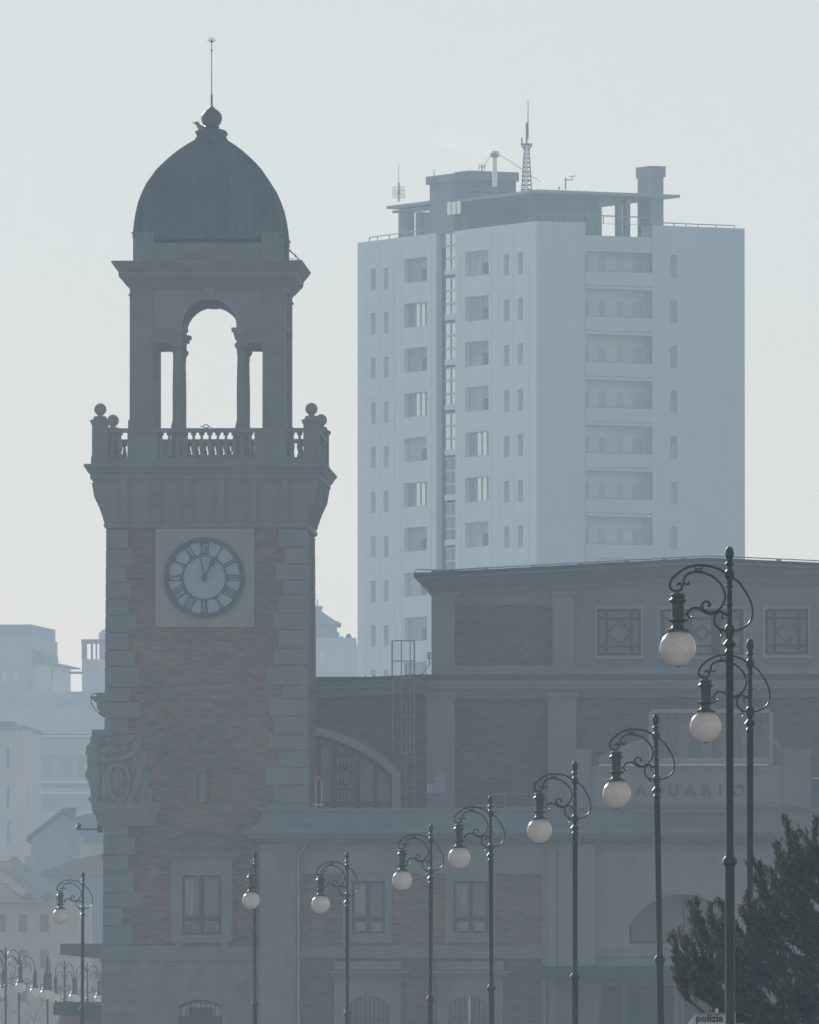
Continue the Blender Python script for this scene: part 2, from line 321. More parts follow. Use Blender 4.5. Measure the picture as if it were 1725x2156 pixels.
# ================================================================== clock tower
TF = Frame(433, 484, 2.2); PX = TF.m
def tower():
    F = TF; T = thing('clock_tower', 'tall brick and stone clock tower with arched belfry, dark domed roof and thin spire', 'clock tower', F.M)
    B = lambda b, n, m, par=T: b.build(n, m, par, F if par is T else None)
    cx = 0.0; HS = 214*PX; cy = HS                      # tower axis in local coords
    Z = lambda v: F.Z(v, 433, 0)
    # --- shaft of brick with slight batter
    ht, hb = 211*PX, 217.5*PX; zt, zb = Z(1112), Z(1990)
    b = MB()
    sx0, sx1, sz0, sz1 = F.X(416.4), F.X(438), Z(1692), Z(1625)
    rings = [(hb-.10, zb), (ht-.10, zt)]
    b.sqlathe(rings, (cx, cy)); B(b, 'brick_shaft', BRICK)
    fy = lambda v: cy - (ht + (hb-ht)*(v-1112)/(1990-1112)) # stone front plane at height v
    # slit window
    b = MB(); b.box((sx0-.03, fy(1660)+.05, sz0-.03), (sx1+.03, fy(1660)+.3, sz1+.03)); wn = B(b, 'slit_window', DARK)
    b = MB(); b.box((sx0+.05, fy(1660)+.035, sz0+.05), (sx1-.05, fy(1660)+.05, (sz0+sz1)/2-.03)); b.box((sx0+.05, fy(1660)+.035, (sz0+sz1)/2+.03), (sx1-.05, fy(1660)+.05, sz1-.05)); b.build('pane', GLASS, wn)
    # quoins
    LQ = [(1114,1156,270),(1156,1192,278),(1192,1226,266),(1226,1261,275),(1261,1296,271),(1296,1331,287),(1331,1369,271),(1369,1403,284),
          (1403,1447,293.5),(1447,1478,273),(1478,1512,296),(1512,1546,270),(1546,1580,298),(1580,1620,307),(1620,1660,313),(1660,1737,321),(1737,1761,270.6),(1761,1800,285),(1800,1836,271),
          (1836,1880,282.5),(1880,1910,302),(1910,1950,260),(1950,1991,278.6)]
    RQ = [(1114,1153,586.6),(1153,1187.5,600),(1187.5,1222,581.5),(1222,1252,595),(1252,1292,586.6),(1292,1326,575.8),(1326,1365,586.6),(1365,1400,575.8),
          (1400,1443,559.5),(1443,1471,593.4),(1471,1507,568.7),(1507,1547,577),(1547,1580,566.5),(1580,1616,586),(1616,1654,558),(1654,1692,576),(1692,1740,566),(1740,1800,580),(1800,1860,570),(1860,1920,590),(1920,1991,570)]
    def hw(v): return ht + (hb-ht)*(v-1112)/(1990-1112)
    for side, Q in ((-1, LQ), (1, RQ)):
        for v0, v1, ue in Q:
            g = .016; h = hw((v0+v1)/2); wq = abs(F.X(ue, (v0+v1)/2) - side*h)
            dpt = 52*PX if (Q.index((v0,v1,ue)) % 2) else 78*PX
            b = MB(); x0, x1 = side*h, side*(h-wq); y0 = cy-h
            b.slab([(x0, y0), (x1, y0), (x1, y0+.2), (x0-side*.2, y0+.2), (x0-side*.2, y0+dpt), (x0, y0+dpt)][::(-1 if side < 0 else 1)], Z(v1)+g, Z(v0)-g)
            B(b, 'quoin', STONE2 if random.random() < .7 else STONE); b = MB()
            b.slab([(x0, cy+h), (x1, cy+h), (x1, cy+h-.2), (x0-side*.2, cy+h-.2), (x0-side*.2, cy+h-dpt), (x0, cy+h-dpt)][::(1 if side < 0 else -1)], Z(v1)+g, Z(v0)-g)
            B(b, 'quoin', STONE2 if random.random() < .7 else STONE)
    for sx in (-1, 1):
        for sy in (-1, 1):
            e = .05; q = .68; vs = []
            for h_, z_ in ((hb, zb), (ht, zt)):
                X_, Y_ = cx+sx*(h_-e), cy+sy*(h_-e); vs += [(X_, Y_, z_), (X_-sx*q, Y_, z_), (X_-sx*q, Y_-sy*q, z_), (X_, Y_-sy*q, z_)]
            b = MB(); b.add(vs, [(0,1,2,3), (4,7,6,5), (0,4,5,1), (1,5,6,2), (2,6,7,3), (3,7,4,0)]); B(b, 'quoin_bed', mat('joint_mortar', (.11, .115, .115), .9, .1, 3))
    # --- clock panel and clock
    b = MB(); y0 = cy-ht-.03; b.box((F.X(327), y0, Z(1320)), (F.X(535), y0+.25, Z(1113))); B(b, 'clock_panel', mat('pale_panel_stone', (.34, .32, .29), .85, .1, 1))
    C = F.pt(430.7, 1216.6, y0); ccx, ccz = C.x, C.z
    r1 = 85.4*PX
    disc = lambda r, a, c, n=48: a.prism([(ccx+r*math.cos(2*math.pi*k/n), ccz+r*math.sin(2*math.pi*k/n)) for k in range(n)], *c)
    b = MB(); disc(r1-.05, b, (y0-.04, y0-.005)); clk = B(b, 'clock_dial', DIALW)
    b = MB(); b.ring(ccx, ccz, 75.5*PX, r1, 0, 2*math.pi, y0-.10, y0-.045, 48); b.build('dial_rim', CLOCKD, clk)
    b = MB(); b.ring(ccx, ccz, 44.5*PX, 48*PX, 0, 2*math.pi, y0-.08, y0-.043, 40); b.build('inner_ring', CLOCKD, clk)
    NUM = ['XII','I','II','III','IIII','V','VI','VII','VIII','IX','X','XI']
    for k, s_ in enumerate(NUM):
        a = -2*math.pi*k/12
        M = Matrix.Translation((ccx, 0, ccz)) @ Matrix.Rotation(-a, 4, 'Y')
        wd = {'I': 5.2, 'V': 11, 'X': 11}; tot = sum(wd[c] for c in s_); x = -tot/2; b = MB(M)
        za, zb_ = 49*PX, 75*PX
        def stroke(x0, z0, x1, z1, t):
            b.prism([(x0-t, z0), (x0+t, z0), (x1+t, z1), (x1-t, z1)], y0-.075, y0-.042)
        for c in s_:
            c0 = (x + wd[c]/2)*PX; t = 1.15*PX; h = 3.8*PX
            if c == 'I': stroke(c0, za, c0, zb_, 1.35*PX)
            if c == 'V': stroke(c0, za, c0-h, zb_, 1.5*PX); stroke(c0, za, c0+h, zb_, .8*PX)
            if c == 'X': stroke(c0-h, za, c0+h, zb_, .8*PX); stroke(c0+h, za, c0-h, zb_, 1.5*PX)
            x += wd[c]
        for z in (za+.02, zb_-.02): b.box((-tot/2*PX, y0-.073, z-.025), (tot/2*PX, y0-.044, z+.025))
        b.build('numeral', CLOCKD, clk)
    def hand(nm, ang, L, w0, spade):
        M = Matrix.Translation((ccx, 0, ccz)) @ Matrix.Rotation(R(ang), 4, 'Y'); b = MB(M)
        p = [(-w0, -8*PX), (w0, -8*PX), (w0, L*.55)]
        if spade: p += [(w0*3.2, L*.68), (w0*2.6, L*.78), (0, L)]; p += [(-x, z) for x, z in p[::-1][1:]][:-2] + [(-w0, L*.55)]
        else: p += [(w0*.5, L), (-w0*.5, L), (-w0, L*.55)]
        b.prism(p, y0-.16-(.03 if spade else 0), y0-.13-(.03 if spade else 0)); b.lathe([(w0*2.2, 0), (w0*2.2, .001)], (0, 0, 0), 8)
        b.build(nm, CLOCKD, clk)
    hand('minute_hand', -11, 47*PX, 1.7*PX, False); hand('hour_hand', 28, 50*PX, 2.1*PX, True)
    b = MB(); disc(6*PX, b, (y0-.2, y0-.05), 16); b.build('hub', CLOCKD, clk)
    # --- coved corbel, bead and balcony cornice
    b = MB(); b.sqlathe([(ht+.03, Z(1112)), (ht+.06, Z(1110)), (ht+.09, Z(1106)), (ht+.06, Z(1101.5)), (ht, Z(1100))], (cx, cy)); B(b, 'bead_moulding', STONE)
    prof = [(209,1100),(212,1089),(219,1069),(226,1054),(231,1043),(234,1025),(236,1014)]
    b = MB(); b.sqlathe([(r*PX, Z(v)) for r, v in prof], (cx, cy)); B(b, 'coved_corbel', PLASTER)
    for u0, u1 in ((255,270),(322,338),(388,405),(458,473),(525.6,541),(592,607)):
        a0, a1 = F.X(u0), F.X(u1)
        for q in range(4):
            b = MB(Matrix.Translation((cx, cy, 0)) @ Matrix.Rotation(q*math.pi/2, 4, 'Z'))
            o_ = .13; vs = []
            for r, v in prof: vs += [(a0, -r*PX-o_, Z(v)), (a1, -r*PX-o_, Z(v)), (a0, -r*PX+.05, Z(v)), (a1, -r*PX+.05, Z(v))]
            fs = []
            for i in range(len(prof)-1):
                k = 4*i; fs += [(k,k+1,k+5,k+4), (k,k+4,k+6,k+2), (k+1,k+3,k+7,k+5)]
            b.add(vs, fs); b.box((a0-.04, -prof[-1][0]*PX-.09, Z(1018)), (a1+.04, -prof[-1][0]*PX+.05, Z(1013)))
            B(b, 'corbel_rib', STONE)
    b = MB(); b.sqlathe([(r*PX, Z(v)) for r, v in [(238,1014),(240,1010),(243,1009),(243,1000),(247,997),(252,988),(256,984),(256,980),(254,978),(240,977.5)]], (cx, cy)); B(b, 'balcony_cornice', STONE2)
    # --- balustrade
    fz0, fz1, fz2, fz3 = Z(977.4), Z(964), Z(911), Z(902.5)
    hbx = 236*PX
    bp = [(.5,0),(.9,.02),(.9,.10),(.55,.14),(.5,.2),(.85,.34),(.95,.45),(.75,.6),(.5,.75),(.42,.84),(.6,.88),(.9,.9),(.9,1),(.5,1)]
    bal = MB(); bal.lathe([(r*6.2*PX, z*(fz2-fz1)) for r, z in bp], n=10); proto = None
    for q in range(4):
        Mq = Matrix.Translation((cx, cy, 0)) @ Matrix.Rotation(q*math.pi/2, 4, 'Z')
        b = MB(Mq); yf = -hbx; b.box((-hbx+.5, yf, fz0), (hbx-.5, yf+.34, fz1)); b.box((-hbx+.5, yf-.02, fz2), (hbx-.5, yf+.36, fz3)); B(b, 'balustrade_rail', STONE2)
        for a0, a1 in ((268,332),(536,603)):
            x0, x1 = (a0-433)*PX, (a1-433)*PX
            b = MB(Mq); b.box((x0, yf+.02, fz1), (x1, yf+.32, fz2)); B(b, 'balustrade_block', STONE2)
        xs = [-198, -181] + [-94+17.1*i for i in range(12)] + [182, 198]
        for x in xs:
            if proto is None:
                proto = bal.build('baluster', STONE, T); c = proto
            else: c = proto.copy(); COL.objects.link(c); c.parent = T
            c.matrix_local = Mq @ Matrix.Translation((x*PX, yf+.17, fz1))
        # corner post + ball
        b = MB(Mq @ Matrix.Translation((-223*PX, -223*PX, 0)))
        b.sqlathe([(18.5*PX, fz0), (18.5*PX, fz1), (16.5*PX, Z(958)), (16.5*PX, Z(896)), (18*PX, Z(893)), (20.5*PX, Z(888)), (20.5*PX, Z(886)), (14*PX, Z(883)), (12*PX, Z(877))])
        po = B(b, 'corner_post', STONE2)
        b = MB(Mq @ Matrix.Translation((-223*PX, -223*PX, 0))); b.lathe([(10*PX, Z(878)), (6*PX, Z(875)), (6*PX, Z(873))], n=14); b.ball((0, 0, Z(862)), 13*PX, 24, 16); b.build('stone_ball', PLASTER, po)
    b = MB(); b.box((cx-230*PX, cy-230*PX, Z(978)), (cx+230*PX, cy+230*PX, Z(976.5))); B(b, 'balcony_floor', STONE)
    # rear iron railing seen between the balusters
    b = MB()
    for i in range(9): b.tube([(-1.2+i*.3, cy+1.9, fz0), (-1.2+i*.3, cy+1.9, fz0+1.0)], .015, 5)
    for h in (.35, .7, 1.0): b.tube([(-1.2, cy+1.9, fz0+h), (1.2, cy+1.9, fz0+h)], .015, 5)
    B(b, 'iron_railing', IRON)
    b = MB(); cc = F.pt(434, 898, cy-hbx+.2); b.tube([(cc.x+.09*math.cos(t*.52), cy-hbx+.15, fz3+.07+.06*math.sin(t*.52)) for t in range(13)], .018, 6); b.tube([(cc.x-.2, cy-hbx+.15, fz3+.07), (cc.x-.09, cy-hbx+.15, fz3+.07)], .015, 6); b.tube([(cc.x+.2, cy-hbx+.15, fz3+.03), (cc.x+.09, cy-hbx+.15, fz3+.07)], .015, 6); B(b, 'iron_ring', IRON)
    # --- belfry
    hq = 164.5*PX; z0, z1 = Z(977), Z(603); pw = 48*PX; th = 40*PX
    fr = cy - hq                                              # front plane of the piers
    ZB = lambda v: F.Z(v, 433, fr)
    for sx in (-1, 1):
        for sy in (-1, 1):
            b = MB(); ox, oy = cx + sx*hq, cy + sy*hq
            b.box((ox, oy, z0), (ox - sx*pw, oy - sy*pw, z1))
            b.box((ox + sx*.04, oy + sy*.04, ZB(622)), (ox - sx*(pw), oy - sy*(pw), ZB(618)))
            b.box((ox + sx*.05, oy + sy*.05, z0), (ox - sx*(pw-.002), oy - sy*(pw-.002), ZB(884)))
            B(b, 'corner_pier', STONE2)
    ri = 57.5*PX; ac = ZB(686); ax = 0.06; en0, en1 = ZB(722), ZB(689.5); inner = hq - pw
    for q in range(4):
        Mq = Matrix.Translation((cx, cy, 0)) @ Matrix.Rotation(q*math.pi/2, 4, 'Z'); yf = -hq + .10
        b = MB(Mq)
        arc = [(ax - ri*math.cos(math.pi*i/20), ac + ri*math.sin(math.pi*i/20)) for i in range(21)]
        # spandrel wall, built in two halves to keep polygons simple
        lh = [(-inner, en1), (-inner, z1), (ax, z1)] + arc[10::-1] + [(ax-ri, en1)]
        rh = [(ax, z1), (inner, z1), (inner, en1), (ax+ri, en1)] + arc[20:9:-1]
        b.prism(lh, yf, yf+th-.1); b.prism(rh, yf, yf+th-.1); B(b, 'arch_wall', PLASTER2)
        b = MB(Mq); b.ring(ax, ac, ri, 75*PX, 0, math.pi, yf-.07, yf+.05, 20); b.box((ax-75*PX, yf-.07, en1), (ax-ri, yf+.05, ac)); b.box((ax+ri, yf-.07, en1), (ax+75*PX, yf+.05, ac)); B(b, 'archivolt', STONE)
        b = MB(Mq); kz = ac + 82*PX; b.prism([(ax-9*PX, ac+ri-.04), (ax+9*PX, ac+ri-.04), (ax+12*PX, kz), (ax-12*PX, kz)], yf-.14, yf+th-.05); B(b, 'keystone', STONE)
        for sd in (-1, 1):
            x0, x1 = (sd*inner, ax + sd*ri)
            b = MB(Mq); b.box((x0, yf-.02, en0), (x1 + sd*.0, yf+th, en1-.25))
            b.box((x0, yf-.08, en1-.25), (x1 - sd*.10, yf+th+.06, en1-.12)); b.box((x0, yf-.14, en1-.12), (x1 - sd*.17, yf+th+.12, en1)); B(b, 'entablature', STONE)
            xc = ax + sd*(ri + 10.5*PX); ztop = en0; zc = ZB(740)
            b = MB(Mq); b.lathe([(11*PX, z0), (14*PX, z0), (14*PX, ZB(897)), (12.5*PX, ZB(890)), (11*PX, ZB(884)), (10.6*PX, ZB(880)), (10.8*PX, ZB(820)), (9.4*PX, zc-.1), (10.6*PX, zc), (10*PX, zc+.06), (13*PX, ztop-.14), (11*PX, ztop-.12)], (xc, yf+th/2-.05, 0), 18)
            b.box((xc-14.5*PX, yf+.02, ztop-.12), (xc+14.5*PX, yf+th-.1, ztop-.001)); B(b, 'column', STONE)
    b = MB(); b.box((cx-hq+.3, cy-hq+.3, ZB(614)), (cx+hq-.3, cy+hq-.3, ZB(608))); B(b, 'belfry_ceiling', PLASTER)
    b = MB(); cp_ = [(164.5,608),(167,604),(172,600),(180,590),(186,584),(187,581),(187,574),(193,566),(200,556),(202,553),(202,550.5),(190,549.5)]
    b.sqlathe([(r*PX, F.Z(v, 433, fr)) for r, v in cp_], (cx, cy)); B(b, 'belfry_cornice', STONE2)
    # attic block under the dome with four corner blocks
    ha = 158*PX; ZA = lambda v: F.Z(v, 443, cy-ha)
    b = MB(); b.box((cx-ha+.12, cy-ha+.12, ZA(551)), (cx+ha-.12, cy+ha-.12, ZA(510))); b.sqlathe([(ha-.05, ZA(551)), (ha-.05, ZA(546)), (ha-.1, ZA(545))], (cx, cy)); B(b, 'attic_wall', STONE2)
    for sx in (-1, 1):
        for sy in (-1, 1):
            b = MB(); ox, oy = cx+sx*ha, cy+sy*ha; b.box((ox, oy, ZA(550)), (ox-sx*44*PX, oy-sy*44*PX, ZA(491))); b.box((ox+sx*.05, oy+sy*.05, ZA(491)), (ox-sx*45*PX, oy-sy*45*PX, ZA(488))); B(b, 'corner_block', STONE2)
    # dome, square plan with standing seams
    DP = [(161,508),(160.5,498),(159,485),(158,474),(155,455),(150,433),(143,414),(134,394),(124,379),(113,363),(103,352),(88,337),(70,321),(50,306),(33,295),(30,288)]
    DP = [(r*.966, v) for r, v in DP]
    ZD = lambda v: F.Z(v, 443, cy-60*PX)
    b = MB(); b.sqlathe([(r*PX, ZD(v)) for r, v in DP], (cx, cy)); dome = B(b, 'dome', COPPER)
    for q in range(4):
        b = MB(Matrix.Translation((cx, cy, 0)) @ Matrix.Rotation(q*math.pi/2, 4, 'Z'))
        for x in range(-140, 141, 20):
            pts = [(x*PX, -r*PX-.015, ZD(v)) for r, v in DP if r > abs(x)-1]
            if len(pts) > 1: b.tube(pts, .035, 4, sm=False)
        b.tube([(-r*PX, -r*PX, ZD(v)) for r, v in DP], .07, 6)
        b.build('standing_seam', COPPER, dome)
    b = MB(); b.sqlathe([(30*PX, ZD(294)), (30*PX, ZD(281)), (33*PX, ZD(278)), (33*PX, ZD(274)), (26*PX, ZD(270)), (19*PX, ZD(268)), (14*PX, ZD(264))], (cx, cy)); B(b, 'dome_plinth', COPPER)
    b = MB(); b.lathe([(13*PX, ZD(266)), (17*PX, ZD(263)), (15*PX, ZD(260)), (19*PX, ZD(256)), (22*PX, ZD(249)), (22.7*PX, ZD(243)), (20.5*PX, ZD(235)), (15*PX, ZD(229)), (8*PX, ZD(224)), (3*PX, ZD(219)), (2*PX, ZD(216))], (cx, cy, 0), 24); B(b, 'onion_finial', COPPER)
    b = MB(); b.tube([(cx, cy, ZD(219)), (cx, cy, ZD(194))], .035, 8); b.tube([(cx, cy, ZD(194)), (cx, cy, ZD(84))], .02, 6, r2=.014)
    for a in range(5):
        t = R(30 + a*30); b.tube([(cx, cy, ZD(84)), (cx+.17*math.cos(t), cy, ZD(84)+.17*math.sin(t))], .012, 4)
    b.ball((cx, cy, ZD(101)), .04, 8, 6); b.ball((cx, cy, ZD(84)), .035, 8, 6); B(b, 'lightning_rod', IRON)
    # roof access ladder on the right of the dome
    xr = cx + ha; yb = cy + 1.0; b = MB()
    for dy in (0, .35): b.tube([(xr-.15, yb+dy, ZA(502)), (xr+.3, yb+dy, ZA(524)), (xr+.72, yb+dy, ZA(556))], .02, 5)
    for k in range(7): f = k/6; b.tube([(xr+.1+.55*f, yb, ZA(512)+(ZA(552)-ZA(512))*f), (xr+.1+.55*f, yb+.35, ZA(512)+(ZA(555)-ZA(512))*f)], .02, 5)
    b.tube([(xr, yb, ZA(546)), (xr+.5, yb, ZA(533)), (xr, yb, ZA(530))], .015, 5); B(b, 'roof_ladder', METAL)
    # brick relieving arch and lower window
    yw = fy(1900)
    b = MB(); cc = F.pt(422, 1860, yw); b.ring(cc.x, cc.z, 105*PX, 111*PX, R(55), R(125), yw+.06, yw+.14, 18); B(b, 'relieving_arch', mat('dark_brick', (.13, .085, .07), .9, .2, 6))
    def hood(b, u0, u1, v0, v1, y, pr=.25):
        X0, X1 = F.X(u0, v0, y-pr), F.X(u1, v0, y-pr); k = [(0, v0), (0, v0+3), (.3, v0+4), (.35, v0+8), (.75, v0+10), (.8, v1)]
        for i in range(len(k)-1):
            ins = pr*k[i][0]*.9; b.box((X0+ins, y-pr+ins, Z(k[i+1][1])), (X1-ins, y+.1, Z(k[i][1])-.001))
    b = MB(); hood(b, 345, 508, 1796, 1812, yw, .28); B(b, 'window_hood', STONE)
    def surround(u0, u1, v0, v1, a0, a1, w0, w1, y, pr, nm='window_surround'):
        b = MB(); X = lambda u: F.X(u, 1900, y)
        b.box((X(u0), y-pr, Z(v1)), (X(a0), y+.15, Z(v0))); b.box((X(a1), y-pr, Z(v1)), (X(u1), y+.15, Z(v0)))
        b.box((X(a0), y-pr+.003, Z(w0)), (X(a1), y+.15, Z(v0)-.003)); b.box((X(a0), y-pr+.003, Z(v1)+.003), (X(a1), y+.15, Z(w1)))
        return B(b, nm, STONE)
    surround(360, 490, 1812, 1985, 384, 466, 1843, 1968, yw, .06)
    def sash(u0, u1, v0, v1, y, curt=(0, 1)):
        X = lambda u: F.X(u, 1900, y); x0, x1, a, c = X(u0), X(u1), Z(v1), Z(v0); xm = (x0+x1)/2; tz = a + (c-a)*.27
        b = MB(); t = .085
        for p, q in (((x0, y, a), (x0+t, y+.08, c)), ((x1-t, y, a), (x1, y+.08, c)), ((xm-t, y-.01, a), (xm+t, y+.08, c)), ((x0, y+.004, c-t), (x1, y+.075, c)), ((x0, y+.004, a), (x1, y+.075, a+t)), ((x0, y-.006, tz-t), (x1, y+.075, tz+t))): b.box(p, q)
        wn = B(b, 'window', DARK)
        b = MB(); b.box((x0, y+.05, a), (x1, y+.06, c)); b.build('pane', GLASS, wn)
        b = MB()
        for k in curt:
            s0 = x0+t if k == 0 else xm+t; n = 10; wd = (xm-t-x0-t)*(.62 if k == 0 else .5)
            if k == 1: s0 = x1 - t - wd
            for i in range(n):
                xa, xb = s0+wd*i/n, s0+wd*(i+1)/n; yy = y+.044 + (.003 if i % 2 else -.004)
                zz = tz+t+.02 + .5*abs((xa-x0)/(xm-x0)-.4)
                b.box((xa, yy-.006, zz), (xb, yy, c-t-.02))
        b.build('curtain', CURT, wn)
        b = MB(); b.box((x0+t+.05, y+.036, a+t+.03), (xm-t-.08, y+.046, tz-t-.05)); b.build('lower_blind', GREYP, wn); b = MB(); b.box((xm+t+.06, y+.036, a+t+.03), (x1-t-.1, y+.046, tz-t-.12)); b.build('lower_blind', GREYP, wn)
    sash(384, 466, 1843, 1968, yw+.015, (0,))
    b = MB(); X = lambda u: F.X(u, 1900, yw)
    b.box((X(365), yw-.2, Z(1985)), (X(487), yw+.1, Z(1972))); b.box((X(369), yw-.15, Z(1997)), (X(385), yw+.1, Z(1985.2))); b.box((X(466), yw-.15, Z(1997)), (X(482), yw+.1, Z(1985.2))); B(b, 'window_sill', STONE)
    # left side hood mouldings, seen in profile
    for v0, v1, e, dp in ((1795, 1808, .28, 2.4), (2043, 2062, .55, 3.2)):
        b = MB(); xh = cx - hb
        b.box((xh-e, cy-dp/2, Z(v0+5)), (xh+.1, cy+dp/2, Z(v0))); b.box((xh-e*.7, cy-dp/2+.1, Z(v1)), (xh+.1, cy+dp/2-.1, Z(v0+5)-.002)); b.box((xh-e*.35, cy-dp/2+.2, Z(v1+18)), (xh+.1, cy+dp/2-.2, Z(v1)-.002)); B(b, 'side_hood', CREAM)  # cream colour stands in for sunlight on these stone hoods
    # stone base
    hB = hb+.02; b = MB()
    b.sqlathe([(hB+.06, Z(2024)), (hB+.06, Z(1996)), (hB, Z(1991))], (cx, cy)); B(b, 'string_course', STONE2)
    X0, X1 = cx-hB, cx+hB; y = cy-hB
    wa0, wa1 = F.X(376, 2100, y), F.X(468, 2100, y); wz = Z(2118); wtop = Z(2105)
    b = MB(); b.wall(X0, X1, 0, Z(2024.5), y, [(wa0, wa1, Z(2230), wtop)], .35)
    b.box((X0, y+.36, 0), (X1, y+.38, Z(2024.5))) ; b.box((X0, y+.002, 0), (X0+.02, cy+hB, Z(2024.5))); b.box((X1-.02, y+.002, 0), (X1, cy+hB, Z(2024.5))); b.box((X0, cy+hB-.02, 0), (X1, cy+hB, Z(2024.5)))
    xm = (wa0+wa1)/2; hwid = (wa1-wa0)/2; rise = wtop-wz; rr = (hwid**2+rise**2)/(2*rise); zc = wtop-rr; al = math.asin(hwid/rr)
    arc = [(xm+rr*math.sin(-al+2*al*i/14), zc+rr*math.cos(-al+2*al*i/14)) for i in range(15)]
    b.prism([(wa0, wtop+.001)] + arc[:8], y+.003, y+.33); b.prism(arc[7:] + [(wa1, wtop+.001)], y+.003, y+.33)
    B(b, 'stone_base', BASEST)
    for k in range(1, 8):
        v = 2024 + k*27
        b = MB(); b.box((X0-.012, y-.012, Z(v)), (X1+.012, y+.01, Z(v)-.93*27*PX)) if False else None
    b = MB()
    for k in range(6):
        v0 = 2026+k*28; x = X0-.0; off = (k % 2)*.7
        xe = [X0-.025, X0+1.1+off, X0+2.4+off]; xr_ = [X1-2.4-off, X1-1.1-off, X1+.025]
        for e in (xe, xr_):
            if v0 > 2080: e = [min(x_, wa0-.05) for x_ in e] if e is xe else [max(x_, wa1+.05) for x_ in e]
            for i in range(2):
              if e[i+1]-e[i] < .2: continue
              b = MB(); b.box((e[i]+.012, y-.03, Z(v0+27)+.012), (e[i+1]-.012, y+.01, Z(v0)-.012)); B(b, 'ashlar_block', BASEST)
    b = MB(); b.ring(xm, zc, rr, rr+.28, math.pi/2-al, math.pi/2+al, y-.07, y+.05, 14); B(b, 'window_arch', STONE)
    b = MB()
    for i in range(9):
        x = wa0 + (wa1-wa0)*(i+.5)/9; b.tube([(x, y+.16, Z(2200)), (x, y+.16, wtop-.12)], .02, 5)
    b.ring(xm, zc, rr-.09, rr, math.pi/2-al, math.pi/2+al, y+.1, y+.2, 14); b.box((wa0, y+.12, Z(2185)), (wa1, y+.2, Z(2139))); gr = B(b, 'window_grille', IRON)
    b = MB(); b.box((wa0, y+.3, Z(2230)), (wa1, y+.32, wtop)); b.build('pane', mat('pale_glass', (.62, .66, .68), .2, .15, 2), gr)
    b = MB(); b.box((xm-.42, y+.2, Z(2142)), (xm+.42, y+.29, Z(2121))); b.build('louvre', DARK, gr)
    # --- carved coat of arms on the left corner
    hB2 = hw(1640); Lx = cx-hB2; fyv = cy-hB2
    b = MB(); b.sqlathe([(hB2*0+1.0, Z(1738)), (1.05, Z(1722)), (1.18, Z(1705)), (1.2, Z(1692)), (1.1, Z(1690))], (Lx+.78, fyv+.95)); B(b, 'carved_console', STONE)
    rnd = random.Random(5); b = MB()
    def blob(x, y, z, r, sx=1, sz=1):
        vs = []; n, m = 10, 7
        for i in range(m+1):
            for k in range(n):
                a, t = 2*math.pi*k/n, math.pi*i/m; q = r*(1+rnd.uniform(-.16, .16))
                vs.append((x+q*sx*math.sin(t)*math.cos(a), y+q*.7*math.sin(t)*math.sin(a), z+q*sz*math.cos(t)))
        b.add(vs, [(i*n+k, i*n+(k+1) % n, (i+1)*n+(k+1) % n, (i+1)*n+k) for i in range(m) for k in range(n)], True)
    zc1, zc2 = Z(1690), Z(1538)
    b.box((Lx-.42, fyv-.05, Z(1548)), (Lx+.35, fyv+1.3, Z(1536)))
    H = zc2-zc1; b.box((Lx-.3, fyv+.1, zc1), (Lx+.6, fyv+1.1, zc2))
    def scroll(pts, r0, r1, y=-.02):
        q = []
        for u, v in pts: p = F.pt(u, v, fyv+y); q.append(p)
        o = []
        for i in range(len(q)-1):
            for t in (0, .33, .67): o.append(q[i].lerp(q[i+1], t))
        o.append(q[-1])
        for _ in range(2): o = [o[0]] + [(o[i-1]+o[i]*2+o[i+1])/4 for i in range(1, len(o)-1)] + [o[-1]]
        n = len(o); b.tube(o, [r0+(r1-r0)*abs(2*i/(n-1)-1)**1.3+.02*math.sin(i*1.7) for i in range(n)], 9)
    scroll([(206,1548),(200,1575),(197,1610),(203,1650),(206,1690)], .27, .24, .25)          # mass wrapping the corner
    scroll([(192,1568),(188,1578),(194,1590),(205,1592)], .19, .12, .3); scroll([(196,1600),(189,1618),(189,1640),(197,1652)], .17, .1, .35)
    scroll([(200,1655),(196,1668),(203,1676)], .13, .08, .3); scroll([(192,1678),(196,1688),(206,1690),(214,1684)], .14, .1, .3)
    scroll([(233,1612),(226,1632),(228,1662),(240,1684),(256,1690),(268,1672),(272,1645),(268,1620),(252,1610),(233,1612)], .10, .10)   # oval shield rim
    scroll([(248,1618),(244,1650),(250,1682)], .20, .05, .05); scroll([(236,1640),(250,1646),(266,1640)], .10, .05, -.02); scroll([(250,1615),(258,1650),(252,1684)], .09, .05, -.03)
    scroll([(226,1606),(240,1596),(260,1598),(282,1588),(290,1572),(278,1562)], .12, .06)
    scroll([(222,1560),(240,1556),(258,1566),(272,1560),(286,1552)], .14, .07, .03); scroll([(215,1585),(230,1575),(250,1582)], .15, .08, 0)
    scroll([(278,1600),(292,1612),(294,1636),(284,1660),(270,1690),(262,1704)], .13, .06); scroll([(294,1626),(304,1640),(306,1668),(296,1684),(288,1676)], .08, .05)
    scroll([(282,1592),(284,1610),(278,1626)], .07, .04, -.05); scroll([(236,1698),(262,1708),(286,1702),(304,1706)], .09, .06); scroll([(216,1700),(222,1680),(218,1655),(222,1630)], .13, .07)
    for u, v, r in ((240,1572,.17),(262,1575,.13),(243,1628,.1),(256,1634,.1),(247,1662,.12),(260,1662,.1),(300,1690,.12),(219,1600,.14),(226,1690,.12),(310,1650,.07)):
        p = F.pt(u, v, fyv); blob(p.x, fyv, p.z, r)
    B(b, 'carved_coat_of_arms', STONE)
    return T
TOWER = tower()

